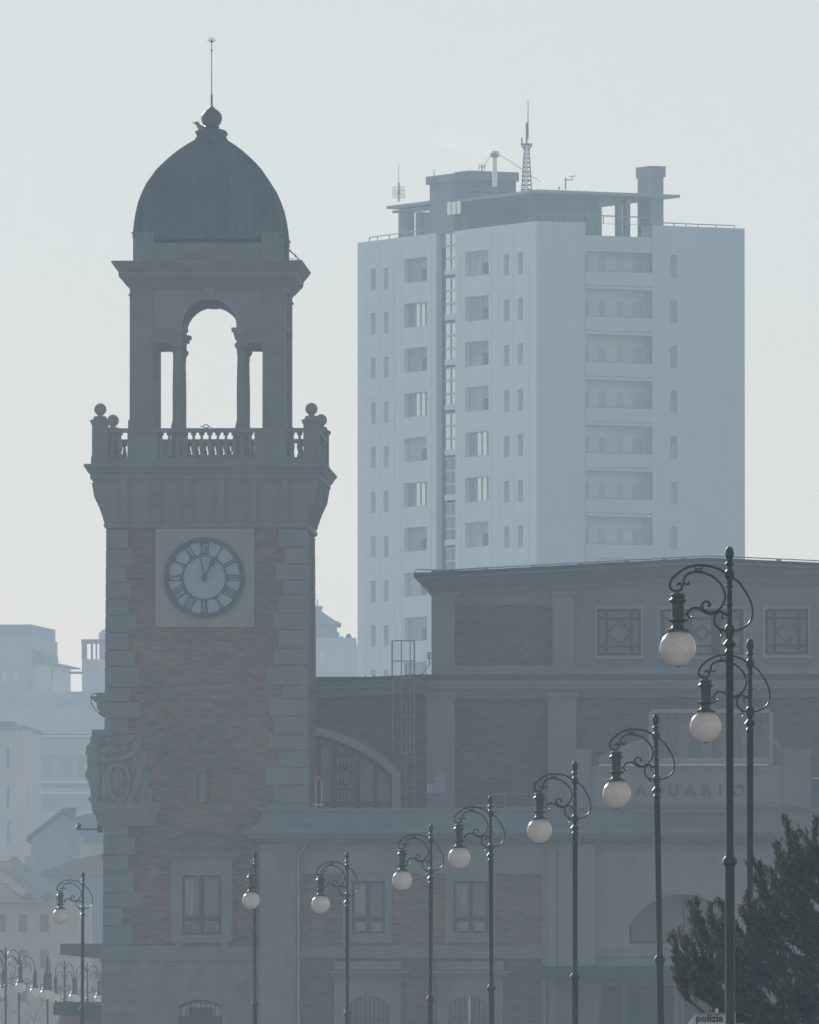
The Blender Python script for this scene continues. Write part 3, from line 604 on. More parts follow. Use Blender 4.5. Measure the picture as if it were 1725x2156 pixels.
# gull on the dome ledge
def gull():
    p = P(418, 272, 487.5); M = Matrix.Translation(p)
    b = MB(); b.tube([(.52,0,-.05),(.42,0,-.03),(.28,0,.0),(.12,0,.02),(.03,0,.09),(-.01,0,.16),(-.05,0,.21),(-.1,0,.215),(-.15,0,.22)], [.02,.05,.1,.11,.085,.065,.075,.06,.02], 12)
    o = b.build('seagull', mat('grey_feathers', (.25, .26, .27), .8, .3, 12)); o.matrix_world = M; ROOTM[o.name] = M
    tag(o, 'small grey seagull resting on the ledge below the onion finial of the dome', 'seagull')
    b = MB(); b.tube([(-.14,0,.22),(-.2,0,.235),(-.235,0,.245)], [.02,.014,.003], 6); c = b.build('beak', ORANGE, o)
    b = MB(); b.tube([(.5,-.09,-.02),(.3,-.12,.03),(.12,-.1,.04)], [.01,.04,.03], 6); b.tube([(.5,.09,-.02),(.3,.12,.03),(.12,.1,.04)], [.01,.04,.03], 6); b.build('wing', GREYP, o)
gull()

# ================================================================== exhibition hall
def hall():
    F = Frame(1100, P(1100, 2450, 484).y - 0, 2.2)
    # same front plane as the tower: move origin onto it
    k = TF.pt(1100, 2450, 0); F.O = TF.O + TF.ex*k.x; F.M = Matrix.Translation(F.O) @ Matrix.Rotation(-R(2.2), 4, 'Z')
    T = thing('exhibition_hall', 'long brick and stone hall with low gabled upper storey, big lunette window and entrance lettering', 'hall', F.M)
    B = lambda b, n, m, par=T: b.build(n, m, par, F if par is T else None)
    d = -.6
    def bx(n, m, u0, u1, v0, v1, d0, d1): b = MB(); F.box(b, u0, u1, v0, v1, d0, d1); return B(b, n, m)
    UR = 2050
    X = lambda u, dd=d: F.X(u, 1850, dd)
    Z = lambda v, dd=d: F.Z(v, 1100, dd)
    # --- low front wing
    gl1 = (X(741), X(810), Z(1965.5), Z(1855.5)); gl2 = (X(955), X(1028), Z(1965.5), Z(1855.5))
    xa0, xa1 = X(1325), X(1551)
    b = MB(); b.wall(X(547), X(1142), Z(2018), Z(1776), d+.10, [gl1, gl2], .3)
    B(b, 'front_wall', PLASTER2)
    b = MB(); b.wall(X(1142), X(UR), Z(2034), Z(1776), d+.10, [(xa0, xa1, Z(1987), Z(1883))], .35)
    # segmental spandrels of the big arched window
    def spandrel(b, a0, a1, zs, ztop, y0, y1):
        xm, h = (a0+a1)/2, (a1-a0)/2; rise = ztop-zs; rr = (h*h+rise*rise)/(2*rise); zc = ztop-rr; al = math.asin(min(1, h/rr))
        arc = [(xm+rr*math.sin(-al+2*al*i/16), zc+rr*math.cos(-al+2*al*i/16)) for i in range(17)]
        b.prism([(a0, ztop+.001)] + arc[:9], y0, y1); b.prism(arc[8:] + [(a1, ztop+.001)], y0, y1); return xm, zc, rr, al
    spandrel(b, xa0, xa1, Z(1950), Z(1883), d+.103, d+.4)
    B(b, 'front_wall', PLASTER2)
    b = MB(); bd = d+.4; b.box((xa0, bd, Z(1987)), (xa1, bd+.02, Z(1883))); aw = B(b, 'arched_window', mat('dim_glass', (.12, .115, .12), .3, .2, 1))
    b = MB()
    for f in (.0, .25, .5, .75, .985): b.box((xa0+(xa1-xa0)*f, bd-.1, Z(1987)), (xa0+(xa1-xa0)*f+.07, bd-.001, Z(1884)))
    b.box((xa0, bd-.12, Z(1990)), (xa1, bd-.001, Z(1981))); b.build('mullion', DARK, aw)
    bx('window_sill', STONE, 1244, 1640, 2004, 2014, d-.05, d+.3); bx('window_sill', STONE, 1264, 1620, 1994, 2004, d+.02, d+.3)
    for u0, u1 in ((634.5, 721), (826, 937.5), (1044, 1142)): bx('brick_panel', BRICK, u0, u1, 1839, 1989, d+.06, d+.2)
    for g, (a0, a1) in ((gl1, (721, 826)), (gl2, (937.5, 1044))):
        b = MB(); y = d; b.box((X(a0), y, Z(1988)), (g[0], y+.2, Z(1836))); b.box((g[1], y, Z(1988)), (X(a1), y+.2, Z(1836)))
        b.box((g[0], y+.003, g[3]), (g[1], y+.2, Z(1836)-.002)); b.box((g[0], y+.003, Z(1988)+.002), (g[1], y+.2, g[2]))
        b.box((X(a0)-.06, y-.1, Z(1985)), (X(a1)+.06, y+.05, Z(1978))); B(b, 'window_surround', STONE)
        t = .07; y = d+.14; x0, x1, a, c = g; xm = (x0+x1)/2; tz = a+(c-a)*.28
        b = MB()
        for p, q in (((x0, y, a), (x0+t, y+.08, c)), ((x1-t, y, a), (x1, y+.08, c)), ((xm-t*.9, y-.01, a), (xm+t*.9, y+.08, c)), ((x0, y+.004, c-t), (x1, y+.075, c)), ((x0, y+.004, a), (x1, y+.075, a+t)), ((x0, y-.006, tz-t), (x1, y+.075, tz+t))): b.box(p, q)
        wn = B(b, 'window', DARK); b = MB(); b.box((x0, y+.05, a), (x1, y+.06, c)); b.build('pane', GLASS, wn)
        b = MB()
        for i in range(9):
            f = i/9; xa = x0+t+.04+(xm-x0-2*t-.05)*f*.9; xb = xa + (xm-x0-2*t-.05)*.1
            lo = tz+.15+(1-f)*.7 if g is gl2 else tz+.2
            b.box((xa, y+.036+(i % 2)*.004, lo), (xb, y+.047, c-t-.03))
        b.build('curtain', CURT, wn)
        b = MB(); b.box((x0+t+.08, y+.036, a+t+.04), (xm-t-.04, y+.046, tz-t-.06)); bm_ = mat('pale_blind', (.30, .33, .35), .8, .1, 3) if g is gl1 else BLIND; b.build('lower_blind', bm_, wn); b = MB(); b.box((xm+t+.05, y+.036, a+t+.04), (x1-t-.06, y+.046, tz-t-.06)); b.build('lower_blind', bm_, wn)
    bx('string_course', STONE2, 623, UR, 1990, 2018, d-.02, d+.3) if False else bx('string_course', STONE2, 623, 1142, 1990, 2018, d-.02, d+.3)
    # ground storey
    y2 = d+.08
    b = MB(); hs = [(X(734), X(821), 0.4, Z(2097)), (X(943), X(1033), 0.4, Z(2097))]
    b.wall(X(623), X(1142), 0, Z(2018.3), y2, hs, .4)
    for h in hs: spandrel(b, h[0], h[1], Z(2116), Z(2097), y2+.003, y2+.38)
    B(b, 'ground_storey_wall', BRICK2)
    for k, (c0, c1, e0, e1, j0, j1) in enumerate(((703.6, 845.4, 688, 860, 704, 844), (920, 1060, 909, 1076, 921, 1059))):
        h = hs[k]
        b = MB(); F.box(b, c0, c1, 2025, 2043, y2-.1, y2+.1)
        for i, (e, va, vb) in enumerate(((.0, 2045, 2050), (.1, 2050, 2055), (.2, 2055, 2061))): F.box(b, e0+e*60, e1-e*60, va, vb-.05, y2-.45+e*1.3, y2+.1)
        b.box((X(j0), y2-.08, .3), (h[0], y2+.1, Z(2061.2))); b.box((h[1], y2-.08, .3), (X(j1), y2+.1, Z(2061.2)))
        b.box((h[0], y2-.077, h[3]), (h[1], y2+.1, Z(2061.3))); spandrel(b, h[0], h[1], Z(2116), Z(2097), y2-.075, y2+.002)
        B(b, 'door_surround', STONE)
        b = MB(); b.box((h[0], y2+.3, .4), (h[1], y2+.32, h[3])); dr = B(b, 'arched_door', GLASS)
        b = MB()
        for i in range(9): x = h[0]+(h[1]-h[0])*(i+.5)/9; b.tube([(x, y2+.2, .4), (x, y2+.2, h[3]-.05)], .018, 5)
        b.box((h[0], y2+.2, Z(2150)), (h[1], y2+.28, Z(2143))); b.build('door_grille', IRON, dr)
    b = MB(); b.tube([tuple(F.pt(989, 2098, y2-.5)), tuple(F.pt(989, 2200, y2-.5))], .03, 6); B(b, 'vent_pipe', WHITE)
    # pilasters
    b = MB(); F.box(b, 547, 623, 1778, 2440, d-.12, d+1.2); B(b, 'pilaster', STONE)
    b = MB(); F.box(b, 1175, 1254, 1778, 2034, d-.12, d+.2); B(b, 'pilaster', PLASTER2)
    b = MB(); F.box(b, 1142, 1175, 1778, 2440, d+.02, d+.3); b.tube([tuple(F.pt(1163, 1790, d-.08)), tuple(F.pt(1163, 2440, d-.08))], .17, 12); B(b, 'pilaster', PLASTER2)
    b = MB(); b.tube([tuple(F.pt(645, 1778, d-.1)), tuple(F.pt(640, 1790, d-.1)), tuple(F.pt(629, 1800, d-.06)), tuple(F.pt(629, 2440, d-.06))], .075, 8); B(b, 'downpipe', METAL)
    # entrance canopy and posts below it
    bx('entrance_canopy', GREEN, 1140, UR, 2034, 2060, d-.7, d+.2); 
    b = MB(); b.wall(X(1142), X(UR), 0, Z(2060), d+.2, [(X(1266), X(1310), .3, Z(2075)), (X(1322), X(1420), .3, Z(2075)), (X(1440), X(1520), .3, Z(2075))], .3); B(b, 'ground_storey_wall', PLASTER)
    for u0, u1 in ((1266, 1310), (1322, 1420), (1440, 1520)): bx('entrance_door', DARK, u0, u1, 2075, 2440, d+.42, d+.48)
    for u in (1150, 1205, 1262, 1316, 1430, 1530): bx('canopy_post', GREEN, u, u+7, 2060, 2440, d-.55, d-.4)
    # cornice of the wing
    CW = [(1776.5,0,.0),(1772,.10,.0),(1766,.14,.0),(1765.5,.45,0),(1753,.62,0),(1751,.6,0),(1731.5,.05,0),(1710,.03,0),(1709,.09,0),(1701,.09,0)]
    uL = 553
    def cornice(b, CW, uL, uR, dd, k=1, back=4.0):
        xl, xr = F.X(uL, 1750, dd), F.X(uR, 1750, dd); vs = []
        for v, p, _ in CW:
            z = F.Z(v, 1100, dd-p*k); vs += [(xl-p*k, dd-p*k, z), (xr+p*k, dd-p*k, z), (xr+p*k, dd+back, z), (xl-p*k, dd+back, z)]
        n = len(CW); fs = []
        for i in range(n-1):
            for q in range(4): fs.append((i*4+q, i*4+(q+1) % 4, i*4+4+(q+1) % 4, i*4+4+q))
        fs += [(3,2,1,0), (4*n-4,4*n-3,4*n-2,4*n-1)]; b.add(vs, fs)
    b = MB(); cornice(b, CW, uL, UR, d-.1); B(b, 'wing_cornice', STONE2)
    for u in [592] + [1280+i*58 for i in range(8)]: bx('cornice_block', STONE, u, u+25, 1777, 1783, d-.14, d+.15)
    b = MB(); F.box(b, 553, UR, 1705, 1712, d-.05, 12); B(b, 'terrace_roof', ROOF)
    # --- entrance attic with the lettering
    ya = d-.25
    bx('attic_pedestal', STONE, 1194, 1243, 1590, 1701, ya-.15, ya+1.2); bx('attic_pedestal', STONE, 1650, 1707, 1590, 1701, ya-.15, ya+1.2)
    for a0, a1 in ((1191, 1246), (1647, 1710)):
        b = MB(); F.box(b, a0, a1, 1577, 1583, ya-.22, ya+1.25); F.box(b, a0+2, a1-2, 1583, 1590, ya-.18, ya+1.2); B(b, 'pedestal_cap', STONE)
    bx('sign_panel', PLASTER2, 1243.2, 1649.8, 1612, 1701, ya, ya+1); bx('sign_ledge', WHITE, 1262, 1618, 1609.6, 1611.9, ya-.2, ya+1)
    b = MB(); F.box(b, 1246, 1646, 1625, 1627, ya-.05, ya+.01); F.box(b, 1280, 1625, 1690, 1693, ya-.07, ya+.01); F.box(b, 1246, 1646, 1696, 1699, ya-.05, ya+.01); F.box(b, 1341, 1560, 1707, 1711, ya-.3, ya+.01); B(b, 'panel_moulding', STONE)
    for ch, u in zip('AQUARIO', (1350, 1385, 1419, 1454, 1488, 1517, 1555)):
        c = bpy.data.curves.new('letter', 'FONT'); c.body = ch; c.size = 1; c.extrude = .03; c.align_x = 'CENTER'; c.offset = .028
        o = bpy.data.objects.new('tmp', c); COL.objects.link(o); bpy.context.view_layer.update()
        me = bpy.data.meshes.new_from_object(o); bpy.data.objects.remove(o)
        zs = [v.co.z for v in me.vertices]; ys = [v.co.y for v in me.vertices]; h = .7
        sc = (F.Z(1652, 1450, ya) - F.Z(1675, 1450, ya)) / h; p = F.pt(u, 1675, ya-.03)
        b = MB(); b.add([(p.x+v.co.x*sc*1.02, p.y - v.co.z*.8, p.z+v.co.y*sc) for v in me.vertices], [tuple(f.vertices) for f in me.polygons])
        # serifs
        for sx in ({'A': (-.3, .3), 'I': (0,), 'R': (-.27,), 'U': ()}.get(ch, ())): b.box((p.x+(sx-.11)*sc, p.y-.03, p.z), (p.x+(sx+.11)*sc, p.y+.02, p.z+.05*sc))
        for sx in ({'I': (0,), 'U': (-.27, .27), 'R': (-.27,)}.get(ch, ())): b.box((p.x+(sx-.11)*sc, p.y-.03, p.z+.65*sc), (p.x+(sx+.11)*sc, p.y+.02, p.z+.7*sc))
        B(b, 'sign_letter', LETTER)
    # framed glazed screen above the lettering
    ys = ya+.5
    b = MB(); F.box(b, 1366.5, 1374, 1500, 1610, ys, ys+.6); F.box(b, 1620, 1627.6, 1500, 1610, ys, ys+.6); F.box(b, 1372, 1622, 1493, 1501, ys-.002, ys+.602); F.box(b, 1374, 1620, 1596, 1601, ys+.05, ys+.5)
    fr = B(b, 'screen_frame', mat('pale_frame', (.31, .33, .335), .7, .1, 2))
    bx('screen_base', PLASTER2, 1367, 1627, 1601.2, 1613, ys+.05, ys+.5); bx('glazed_screen', GLASSB, 1374.2, 1619.8, 1501, 1596, ys+.3, ys+.34)
    b = MB()
    for u in (1389, 1404, 1425, 1452, 1474, 1500, 1510, 1536, 1557, 1580, 1601):
        F.box(b, u, u+3, 1503, 1596, ys+.2, ys+.29)
    for u in (1412, 1463, 1545, 1590):
        for k in range(8):
            f = k/8; wv = 4*math.sin(f*6+u); F.box(b, u+wv-2-4*math.sin(f*3.1), u+wv+4+3*math.sin(f*3.1), 1508+f*84, 1508+(f+.125)*84, ys+.22, ys+.28)
    B(b, 'screen_bar', GREYP)
    for sgn, ua, ub in ((1, 1262, 1366), (-1, 1650, 1628)):
        b = MB(); pts = []
        for i in range(12):
            f = i/11; u = ua+(ub-ua)*f; v = 1606-(46*(f**.8)) ; pts.append(tuple(F.pt(u, v, ys+.2)))
        b.tube(pts, .14, 8); pts2 = [(p[0], p[2]) for p in pts]; b.prism(pts2 + [(pts2[-1][0], F.Z(1608, 1400, ys)), (pts2[0][0], F.Z(1608, 1400, ys))], ys+.1, ys+.3); B(b, 'attic_scroll', STONE)
    # --- nave lower tier
    dn = 7.0
    XN = lambda u, v=1600: F.X(u, v, dn)
    ZN = lambda v, u=1000: F.Z(v, u, dn)
    c_l = F.pt(609, 1851, dn); s_ = (XN(709)-XN(609))/100; rin, rout = 308*s_, 324*s_
    b = MB(); zb_ = ZN(1702); xl, xe = XN(560), XN(843.6)
    # brick wall left bay with the lunette cut out, made of vertical strips
    n = 40
    for i in range(n):
        u0, u1 = 560+(905-560)*i/n, 560+(905-560)*(i+1)/n
        def topv(u): return 1437 - (u-659)*(11/243.0)
        def arcz(u):
            x = XN(u)-c_l.x
            if XN(u) > XN(841): return zb_
            return c_l.z + math.sqrt(max(rout**2 - x*x, 0)) if abs(x) < rout else zb_
        b.add([(XN(u0), dn, arcz(u0)), (XN(u1), dn, arcz(u1)), (XN(u1), dn, ZN(topv(u1)+20)), (XN(u0), dn, ZN(topv(u0)+20))], [(0,1,2,3)])
    F.box(b, 840, 905, 1470, 1702, dn+.01, dn+.3)
    B(b, 'nave_brick_wall', BRICK2)
    b = MB(); a_end = math.acos(min(1, (XN(838)-c_l.x)/rout)); b.ring(c_l.x, c_l.z, rin, rout, a_end, R(100), dn-.12, dn+.4, 30)
    b.box((XN(826), dn-.12, zb_), (XN(843.6), dn+.4, c_l.z + rout*math.sin(a_end)-.02)); B(b, 'lunette_arch', mat('pale_arch_stone', (.42, .38, .31), .85, .1, 1))
    b = MB(); b.box((XN(560), dn+.35, zb_), (XN(828), dn+.38, ZN(1540))); lw = B(b, 'lunette_window', mat('pale_frosted_glass', (.30, .285, .23), .4, .15, 1.5))  # glazing in one pale, slightly mottled colour
    b = MB()
    for u, wd in ((640,6),(672.5,6),(704,9),(753,10),(790.5,6),(824,6)):
        x = XN(u)-c_l.x; zt_ = c_l.z+math.sqrt(max(rin**2-x*x, .1)); b.box((XN(u)-wd*s_/2, dn+.15, zb_), (XN(u)+wd*s_/2, dn+.34, zt_))
    b.box((XN(560), dn+.14, ZN(1694)), (XN(828), dn+.33, ZN(1687))); b.ring(c_l.x, c_l.z, rin-.12, rin, a_end+.02, R(100), dn+.13, dn+.34, 24); b.build('mullion', DARK, lw)
    b = MB()                                                # leaded ornament in the middle light
    for u in (716, 723, 730, 741): b.box((XN(u)-.015, dn+.3, ZN(1686)), (XN(u)+.015, dn+.345, ZN(1585)))
    for v in (1590, 1612, 1620, 1660): b.box((XN(709), dn+.3, ZN(v)-.02), (XN(748), dn+.345, ZN(v)+.02))
    for v in (1600, 1635): 
        p = F.pt(728.5, v, dn+.3); b.tube([(p.x+.2*math.cos(t*math.pi/4), dn+.31, p.z+.3*math.sin(t*math.pi/4)) for t in range(9)], .02, 5)
    b.build('leading', DARK, lw)
    # brick bays and pilasters to the right
    b = MB(); b.wall(XN(905), XN(UR), ZN(1702), ZN(1456), dn+.05, [], .1); B(b, 'nave_brick_wall', BRICK2)
    for u0, u1 in ((898.6, 958), (1153.8, 1214), (1770, 1830)):
        b = MB(); F.box(b, u0, u1, 1474, 1702, dn-.3, dn+.1); F.box(b, u0-5, u1+5, 1458, 1466, dn-.42, dn+.1); F.box(b, u0-2, u1+2, 1466, 1474, dn-.36, dn+.1); B(b, 'pilaster', PLASTER2)
    bx('plaster_frieze', PLASTER, 958.2, 1153.6, 1456, 1470, dn-.1, dn+.1); bx('plaster_frieze', PLASTER, 1214.2, UR, 1456, 1468, dn-.1, dn+.1)
    # raking cornice on the left, level cornice to the right
    def rake(b, pu, pv, h, pr, dd, back):
        p0 = F.pt(pu[0], pv[0], dd-pr); p1 = F.pt(pu[1], pv[1], dd-pr); s2 = h*PX
        for k0, k1, q in ((0, .18, 0), (.18, .5, .25*pr), (.5, 1, .6*pr)):
            b.add([(p.x, y, p.z-kk*s2) for p in (p0, p1) for kk in (k0, k1) for y in (dd-pr+q, dd+back)], [(0,2,6,4),(0,1,3,2),(4,6,7,5),(1,5,7,3),(0,4,5,1),(2,3,7,6)])
    b = MB(); rake(b, (560, 905), (1441, 1427), 32, .6, dn, .4); B(b, 'raking_cornice', PLASTER)
    b = MB(); p0, p1 = F.pt(560, 1440.5, dn-.7), F.pt(905, 1425.5, dn-.7)
    b.add([(p0.x, dn-.72, p0.z), (p1.x, dn-.72, p1.z), (p1.x, dn-.72, p1.z+.1), (p0.x, dn-.72, p0.z+.1), (p0.x, dn+22, p0.z), (p1.x, dn+22, p1.z), (p1.x, dn+22, p1.z+.1), (p0.x, dn+22, p0.z+.1)], [(0,1,2,3),(4,7,6,5),(3,2,6,7),(0,4,5,1),(0,3,7,4),(1,5,6,2)]); B(b, 'aisle_roof', ROOF)
    b = MB(); F.box(b, 905, UR, 1431, 1440, dn-.6, dn+.3); F.box(b, 905, UR, 1440, 1450, dn-.5, dn+.3); F.box(b, 905, UR, 1450, 1457, dn-.25, dn+.3); B(b, 'nave_cornice', PLASTER2)
    bx('aisle_roof', ROOF, 890, UR, 1420, 1431, dn-.65, dn+2)
    # --- clerestory / gable storey
    dg = 8.0
    XG = lambda u: F.X(u, 1330, dg)
    ZG = lambda v, u=1300: F.Z(v, u, dg)
    W = [(1257.5, 1350, 1282, 1380), (1389.6, 1566, 1282, 1380), (1612, 1702, 1282, 1378)]
    holes = [(XG(a), XG(b_), ZG(d_), ZG(c_)) for a, b_, c_, d_ in W]
    b = MB(); b.wall(XG(909), XG(2020), ZG(1422), ZG(1240), dg+.06, holes, .25)
    F.box(b, 909, 2020, 1200, 1240, dg+.061, dg+.3)
    b.box((XG(909), dg+.07, ZG(1422)), (XG(909)+.05, dg+26, ZG(1240))); B(b, 'gable_wall', PLASTER)
    bx('brick_panel', BRICK2, 955, 1163.6, 1273.7, 1401, dg+.02, dg+.1)
    for u0, u1 in ((909, 958), (1163.6, 1210.5)):
        b = MB(); F.box(b, u0, u1, 1252, 1420, dg-.16, dg+.1); F.box(b, u0-3, u1+8, 1246, 1252, dg-.26, dg+.1); B(b, 'pilaster', PLASTER2)
    bx('plinth', PLASTER2, 955, 1166, 1402, 1420, dg-.10, dg+.1); bx('plinth', PLASTER2, 1208, 2020, 1404, 1419, dg-.10, dg+.1)
    for (a, b2, c_, d_), h in zip(W, holes):
        b = MB(); e = 5
        F.box(b, a-e, b2+e, c_-e-1, c_, dg-.02, dg+.1); F.box(b, a-e-2, b2+e+2, d_+1, d_+8, dg-.06, dg+.1); F.box(b, a-e, a, c_+.01, d_+1, dg-.02, dg+.1); F.box(b, b2, b2+e, c_+.01, d_+1, dg-.02, dg+.1)
        B(b, 'window_surround', mat('pale_frame', (.31, .33, .335), .7, .1, 2))
        b = MB(); b.box((h[0], dg+.25, h[2]), (h[1], dg+.28, h[3])); wn = B(b, 'clerestory_window', GLASSB)
        b = MB(); x0, x1, z0, z1 = h; t = .045
        def bar(xa, za, xb, zb2, t=t):
            L_ = math.hypot(xb-xa, zb2-za); nx, nz = -(zb2-za)/L_*t, (xb-xa)/L_*t
            b.prism([(xa-nx, za-nz), (xb-nx, zb2-nz), (xb+nx, zb2+nz), (xa+nx, za+nz)], dg+.16, dg+.22)
        segs = [(x0, x1)] if b2-a < 120 else [(x0, x0+(x1-x0)*.33), (x0+(x1-x0)*.33, x0+(x1-x0)*.67), (x0+(x1-x0)*.67, x1)]
        for s0, s1 in segs:
            wd = s1-s0; hh = z1-z0; fx = .22 if len(segs) == 1 else .12
            for x in (s0+.04, s1-.04, s0+wd*fx, s1-wd*fx): bar(x, z0, x, z1)
            for f in (.03, .2, .8, .97): bar(s0, z0+hh*f, s1, z0+hh*f)
            xm, zm = (s0+s1)/2, (z0+z1)/2; q = wd*.27
            for k in range(4):
                a0, a1 = k*math.pi/2, (k+1)*math.pi/2; bar(xm+q*math.cos(a0), zm+q*1.0*math.sin(a0), xm+q*math.cos(a1), zm+q*math.sin(a1), .025)
        b.build('leading', DARK, wn)
    # raking gable cornice with roof sheet
    pk = F.pt(1488, 1174, dg); 
    def gab(b, prof, back):
        # prof: (extra drop px, projection)
        pts = []
        for dv, pr in prof:
            L_ = F.pt(885 - pr*18, 1207+dv, dg-pr); K = F.pt(1488, 1174+dv, dg-pr); R_ = F.pt(2110+pr*18, 1202+dv, dg-pr); pts.append((L_, K, R_, pr))
        vs = []; fs = []
        for L_, K, R_, pr in pts:
            for p in (L_, K, R_): vs += [(p.x, dg-pr, p.z), (p.x, dg+back, p.z)]
        for i in range(len(pts)-1):
            o = 6*i
            fs += [(o, o+2, o+8, o+6), (o+2, o+4, o+10, o+8), (o, o+6, o+7, o+1), (o+4, o+5, o+11, o+10)]
        fs += [(0,1,3,2), (2,3,5,4)]; o = 6*(len(pts)-1); fs += [(o, o+2, o+3, o+1), (o+2, o+4, o+5, o+3)]
        b.add(vs, fs)
    b = MB(); gab(b, [(0,.78),(7,.78)], 26); B(b, 'gable_roof', ROOF)
    # cornice with its own left return profile
    b = MB(); CWg = [(7.2,.74,878),(13,.70,880),(16,.52,884),(25,.40,890),(31,.30,897),(40,.12,905),(48,.06,909)]
    vs = []; fs = []
    for dv, pr, uL2 in CWg:
        for u, v0 in ((uL2, 1207), (1488, 1174), (2110, 1202)):
            p = F.pt(u, v0+dv, dg-pr); vs += [(p.x, dg-pr, p.z), (p.x, dg+26, p.z)]
    for i in range(len(CWg)-1):
        o = 6*i; fs += [(o, o+2, o+8, o+6), (o+2, o+4, o+10, o+8), (o, o+6, o+7, o+1)]
    o = 6*(len(CWg)-1); fs += [(0,1,3,2), (2,3,5,4), (o, o+2, o+3, o+1), (o+2, o+4, o+5, o+3)]
    b.add(vs, fs); B(b, 'gable_cornice', PLASTER)
    # lightning wire with clips on both rooflines
    b = MB(); pts = []
    for u, v in ((912,1268),(905,1240),(890,1224),(876,1206),(874,1200),(884,1199)): pts.append(tuple(F.pt(u, v, dg-.6)))
    for i in range(12):
        u = 884+(1488-884)*(i+1)/12; pts.append(tuple(F.pt(u, 1203.5-33*(i+1)/12, dg-.6)))
    for i in range(8): u = 1488+80*(i+1); pts.append(tuple(F.pt(u, 1170+3.6*(i+1), dg-.6)))
    b.tube(pts, .018, 4)
    for u in (925, 1023, 1123, 1223, 1320, 1400, 1440, 1640, 1800):
        v = 1207-33*(u-885)/603 if u < 1488 else 1174+28*(u-1488)/620; F.box(b, u-5, u+5, v-5, v+1, dg-.62, dg-.4)
    pts = [tuple(F.pt(u, v, dn-.5)) for u, v in ((600,1437),(659,1431),(760,1427),(830,1424),(868,1424),(890,1419),(898,1408),(908,1395))]; b.tube(pts, .015, 4)
    for u in (664, 767, 785): p = F.pt(u, 1436.5-(u-659)*.045, dn-.5); b.ball((p.x, p.y, p.z+.05), .09, 8, 6)
    B(b, 'lightning_wire', METAL)
    # caged ladder
    dl = dn-1.0; b = MB()
    for u, v1 in ((826, 1585), (872.7, 1702)): b.tube([tuple(F.pt(u, 1349, dl+.35)), tuple(F.pt(u, v1, dl+.35))], .028, 6)
    for u, v1 in ((845.4, 1585), (864, 1585)): b.tube([tuple(F.pt(u, 1349, dl)), tuple(F.pt(u, v1, dl))], .02, 6)
    for u in (855, 873): b.tube([tuple(F.pt(u, 1400, dl+.7)), tuple(F.pt(u, 1702, dl+.7))], .02, 6)
    for v in (1349, 1392, 1428, 1477, 1507.6, 1561, 1584.5):
        b.tube([tuple(F.pt(826, v, dl+.35)), tuple(F.pt(836, v, dl+.08)), tuple(F.pt(849, v, dl)), tuple(F.pt(862, v, dl+.08)), tuple(F.pt(872.7, v, dl+.35))], .022, 6)
    for k in range(20): v = 1420+k*14.5; b.tube([tuple(F.pt(855, v, dl+.7)), tuple(F.pt(873, v, dl+.7))], .012, 5)
    for v in (1507.6, 1620, 1680): b.tube([tuple(F.pt(873, v, dl+.7)), tuple(F.pt(873, v, dn))], .015, 5)
    B(b, 'caged_ladder', METAL)
    # antenna-like lightning bracket on the gable's left corner
    b = MB()
    for v in (1376, 1381, 1386): b.tube([tuple(F.pt(898, v, dg)), tuple(F.pt(909, v, dg))], .02, 5)
    b.tube([tuple(F.pt(904, 1372, dg)), tuple(F.pt(904, 1400, dg))], .02, 5); B(b, 'corner_aerial', METAL)
    # terrace railing
    dt = 3.0; b = MB()
    pts = [(1031, 1700), (1031, 1676), (1038, 1672), (1145, 1671), (1160, 1671)]
    b.tube([tuple(F.pt(u, v, dt)) for u, v in pts], .022, 6)
    for u in (1064, 1122, 1155): b.tube([tuple(F.pt(u, 1671, dt)), tuple(F.pt(u, 1702, dt))], .022, 6)
    b.tube([tuple(F.pt(1002, 1696, dt)), tuple(F.pt(1056, 1696, dt))], .03, 6); b.tube([tuple(F.pt(1066, 1700, dt)), tuple(F.pt(1160, 1700, dt))], .02, 6)
    B(b, 'terrace_railing', METAL)
    # rear left eaves visible left of the tower
    dr_ = 12.0; b = MB()
    for u0, v0, v1 in ((191, 1466, 1470), (195, 1470, 1474), (201, 1474, 1479), (204, 1479, 1494), (209, 1494, 1505)): F.box(b, u0, 420, v0, v1, dr_, dr_+4)
    F.box(b, 203, 420, 1459, 1466, dr_+.2, dr_+4); B(b, 'rear_eaves', STONE)
    b = MB(); b.tube([tuple(F.pt(u, v, dr_)) for u, v in ((213,1459),(196,1461),(191,1468),(192,1480),(200,1494),(214,1507))], .015, 4); B(b, 'eaves_wire', IRON)
    b = MB(); F.box(b, 230, 600, 1505, 2440, dr_+.5, dr_+14); B(b, 'rear_wall', BRICK2)
    b = MB(); F.box(b, 640, 2020, 1424, 2440, 24, 60); B(b, 'rear_wall', BRICK2)
    return T, F
HALL, HF = hall()

